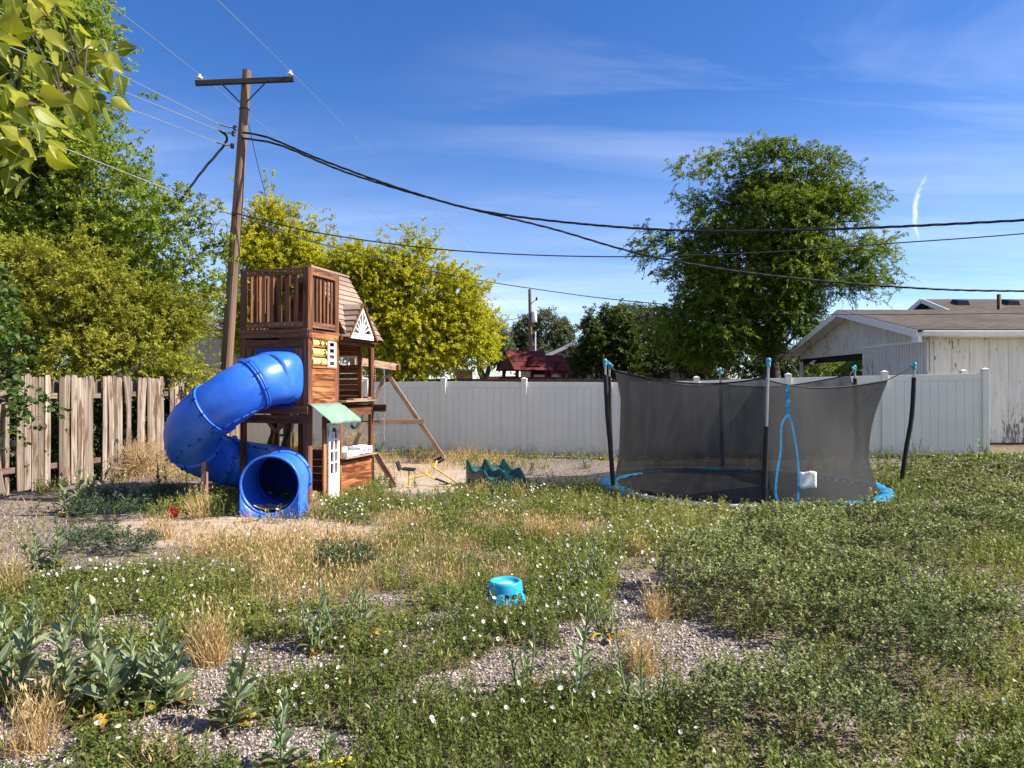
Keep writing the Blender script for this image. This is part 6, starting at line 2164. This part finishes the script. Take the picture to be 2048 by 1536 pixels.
lettuce('broad leaved thistle-like weed at the far left edge, tallest of the front clump', 100, 1425, .60, 2, 1, .10, .19)
lettuce('grey green weed cut by the left picture edge, below the tallest of the front clump', 20, 1405, .52, 2, 2, .10, .19)
lettuce('grey green weed just right of the tallest in the front left clump', 165, 1400, .46, 2, 3, .12, .18)
lettuce('grey green weed behind the front left clump, shorter and narrow', 55, 1330, .42, 2, 4, .10, .16)
lettuce('upright weed in the middle of the front left clump with open leaves', 215, 1435, .40, 1, 5, .06, .20)
lettuce('wide leafy weed beside the straw tuft at left, yellow leaves at its foot', 335, 1405, .46, 3, 6, .10, .19)
lettuce('weed with dark stalk left of the straw tuft, leaves spread low', 268, 1410, .36, 2, 7, .08, .18)
lettuce('single leafy weed on bare gravel with yellow withered base, lower left', 462, 1455, .36, 2, 8, .06, .17)
lettuce('leafy weed poking up at the bottom edge next to the yellow hose', 575, 1545, .33, 2, 9, .07, .14)
lettuce('small weed stalk at the bottom edge just right of the hose', 650, 1540, .22, 1, 10, .05, .10)
lettuce('blue green upright weed, left one of a trio near the middle left', 630, 1300, .38, 3, 11, .10, .12, narrow=True)
lettuce('blue green upright weed, middle and tallest of a trio near the middle left', 672, 1285, .42, 3, 12, .10, .12, narrow=True)
lettuce('blue green upright weed, right one of a trio near the middle left', 728, 1275, .38, 3, 13, .10, .12, narrow=True)
lettuce('ragged weed with yellow foot on the gravel right of centre foreground', 1040, 1385, .36, 4, 14, .12, .10, narrow=True)
lettuce('tall single spike of pointed leaves in the centre foreground', 1158, 1425, .52, 1, 15, .04, .15, narrow=True, dead=False, dense=1.5)
lettuce('dark spindly weed behind the tall single spike', 1215, 1280, .30, 4, 16, .10, .07, narrow=True)
lettuce('grey green weed right of the tall spike in front of an orange straw tuft', 1288, 1440, .44, 4, 17, .13, .10, narrow=True, dead=False)
lettuce('cluster of slim weeds to the right of the turquoise stool', 1165, 1178, .42, 5, 18, .22, .09, narrow=True)
lettuce('second slim weed cluster to the right of the turquoise stool, a step further right', 1212, 1165, .38, 5, 19, .18, .09, narrow=True)
lettuce('bushy weed on the bare gravel at the left, its foot brown and withered', 100, 1140, .46, 5, 20, .17, .14)
lettuce('pale leafy weed at the edge of the slide shade near the picket fence', 140, 1028, .60, 3, 21, .14, .20)
lettuce('dark leafy weed in front of the last lit pickets', 190, 1015, .58, 4, 22, .22, .18)
lettuce('tall bare stalked weed against the white fence left of the trampoline', 1060, 950, .62, 4, 23, .10, .08, narrow=True, dead=False)
lettuce('small leafy weed by the white fence next to the trampoline pole', 1172, 938, .38, 4, 24, .14, .10, narrow=True, dead=False)
lettuce('leafy weed in front of the white fence right of the trampoline', 1836, 940, .55, 4, 25, .10, .12, narrow=True, dead=False)
lettuce('leafy weed at the end post of the white fence', 1952, 935, .42, 4, 26, .20, .12, dead=False)
lettuce('dark cactus-like weed beside the slide at the picket fence', 322, 975, .52, 3, 27, .08, .10, dead=False)


def tuft(label, px, py, h, n=110, r0=.07, tilt=.45, name='dry_grass_tuft', seed=0):
    x, y = gnd(px, py)
    o = thing(name, label, 'grass tuft', (x, y, gz1(x, y)), 0, 'dry straw tufts')
    lm = LM()
    a = rng.uniform(0, 6.28, n); r_ = r0 * np.sqrt(rng.random(n))
    blades(lm, r_ * np.cos(a), r_ * np.sin(a), np.full(n, -.015), h * rng.uniform(.45, 1.1, n) * np.where(np.arange(n) % 5 < 2, .75, 1), np.full(n, .0022 + .00035 * y), np.where(np.arange(n) % 5 < 2, tilt * 2.6, tilt), np.clip(.5 + rng.normal(0, .22, n), 0, 1))
    lm.build('blades', M['straw'], o)


tuft('orange straw tuft on the gravel right of centre', 1312, 1238, .26, 160, .08, .4)
tuft('orange straw tuft behind the grey green weed, foreground right of centre', 1280, 1345, .30, 200, .09, .45)
tuft('tall pale straw tuft among the weeds at lower left', 422, 1325, .42, 260, .09, .25)
tuft('dead straw tuft at the lower left corner', 62, 1500, .36, 200, .10, .4)
tuft('pale straw tuft under the front left weed clump', 95, 1440, .22, 130, .08, .5)
tuft('feathery straw tuft at the bottom edge near the lower left', 320, 1530, .16, 120, .10, .7)
tuft('straw tuft upright in the green, left one of a pair beyond the stool', 1068, 1082, .36, 180, .13, .3)
tuft('straw tuft upright in the green, right one of a pair beyond the stool', 1098, 1080, .28, 140, .10, .3)
tuft('small straw tuft beside the flowers left of the right-hand mounds', 1275, 1110, .24, 110, .10, .4)
tuft('straw tuft just left of the slide exit', 400, 1038, .42, 200, .12, .3)
tuft('straw tuft in front of the red toy basket', 318, 1078, .30, 220, .16, .4)
tuft('straw tuft growing before the slide lip', 496, 1046, .20, 60, .07, .4)
tuft('thin straw tuft growing before the right end of the slide lip', 545, 1046, .20, 50, .10, .4)
tuft('straw tuft at the front corner post of the play tower', 632, 1030, .30, 120, .14, .35)
tuft('straw tuft at the left edge beside the bare gravel', 14, 1185, .34, 260, .16, .35)
tuft('straw tuft between the two green slide pieces and the fence', 985, 935, .30, 120, .25, .4)
tuft('straw tuft below the white fence left of the leaning frame leg', 845, 925, .42, 220, .35, .35)
tuft('straw tuft under the frame leg by the white fence', 935, 918, .40, 200, .35, .35)
tuft('straw tuft in front of the left half of the wavy slide', 962, 992, .30, 110, .10, .3)
tuft('straw tuft in front of the right half of the wavy slide', 1035, 995, .26, 110, .12, .4)


def tumble(label, px, py, r, n, h):
    x, y = gnd(px, py)
    o = thing('tumbleweed', label, 'dry bush', (x, y, gz1(x, y)), 0, 'dry brush')
    b = MB()
    for k in range(n):
        a, e = random.uniform(0, 6.28), random.uniform(.1, 1.4)
        d = Vector((math.cos(a) * math.cos(e), math.sin(a) * math.cos(e), math.sin(e)))
        p = Vector((random.gauss(0, r * .35), random.gauss(0, r * .3), random.uniform(0, h * .3)))
        L = random.uniform(.5, 1) * h * .8
        q_ = d.cross(Vector((random.gauss(0, 1), random.gauss(0, 1), random.gauss(0, 1)))).normalized()
        b.tube([p, p + d * L * .4 + q_ * L * .10, p + d * L * .75 + q_ * L * .05, p + d * L - Vector((0, 0, .1 * L))], [.006, .0045, .003, .0015], 3, cap=False)
        for j in range(3):
            s_ = p + d * L * random.uniform(.35, .8)
            b.tube([s_, s_ + (d + q_ * random.gauss(0, 1.1) + Vector((random.gauss(0, .5), random.gauss(0, .5), random.gauss(0, .4)))).normalized() * L * .4], [.003, .0012], 3, cap=False)
    b.build('twigs', M['strawpale'], o)


tumble('big pale tumbleweed brush against the shaded picket fence left of the slide', 275, 950, .55, 330, .85)
tumble('lower brown dry brush before the pickets left of the tumbleweed', 215, 955, .50, 160, .6)
tumble('pale dry brush seen through the tower legs beside the slide', 600, 925, .40, 170, .8)
tumble('pale dry brush behind the cabin opening under the swing frame', 712, 920, .35, 130, .9)


def lowweed(label, px, py, r, h, n, mat='lettuce'):
    """feathery dark green weed lying in the shade"""
    x, y = gnd(px, py)
    o = thing('feathery_weed', label, 'weed plant', (x, y, gz1(x, y)), 0, 'low feathery weeds')
    lm = LM()
    a = rng.uniform(0, 6.28, n); rr = r * np.sqrt(rng.random(n))
    P = np.stack([rr * np.cos(a), rr * np.sin(a) * .8, h * rng.uniform(.1, .75, n)], 1)
    D = norm(np.stack([np.cos(a), np.sin(a), np.full(n, .6)], 1))
    sprays(lm, P, D, 12, .16, .045, .28, .25, 0, .6)
    lm.build('leaves', M['deepweed'], o)


M['deepweed'] = leafmat('feathery_leaf', leaframp((0.03, 0.055, 0.03), (0.06, 0.095, 0.05), (0.11, 0.15, 0.085)), .25)
lowweed('feathery dark weeds in the slide shade, left patch', 215, 1035, .42, .25, 170)
lowweed('feathery dark weeds in the slide shade, middle patch behind the red basket', 290, 1010, .50, .30, 190)
lowweed('feathery weed out in the sun on the sand below the shade, left one', 185, 1100, .26, .22, 100)
lowweed('feathery weed out in the sun on the sand below the shade, right one', 265, 1105, .24, .22, 90)
lowweed('dark round feathery weed in the straw left of centre', 690, 1140, .24, .24, 130)
lowweed('dark weeds in the deep shade under the slide', 360, 1000, .45, .20, 120)
lowweed('dark weeds at the foot of the white fence left of the frame leg', 840, 925, .40, .32, 110)
lowweed('dark weeds in the sand before the wavy slide', 1000, 985, .35, .14, 70)
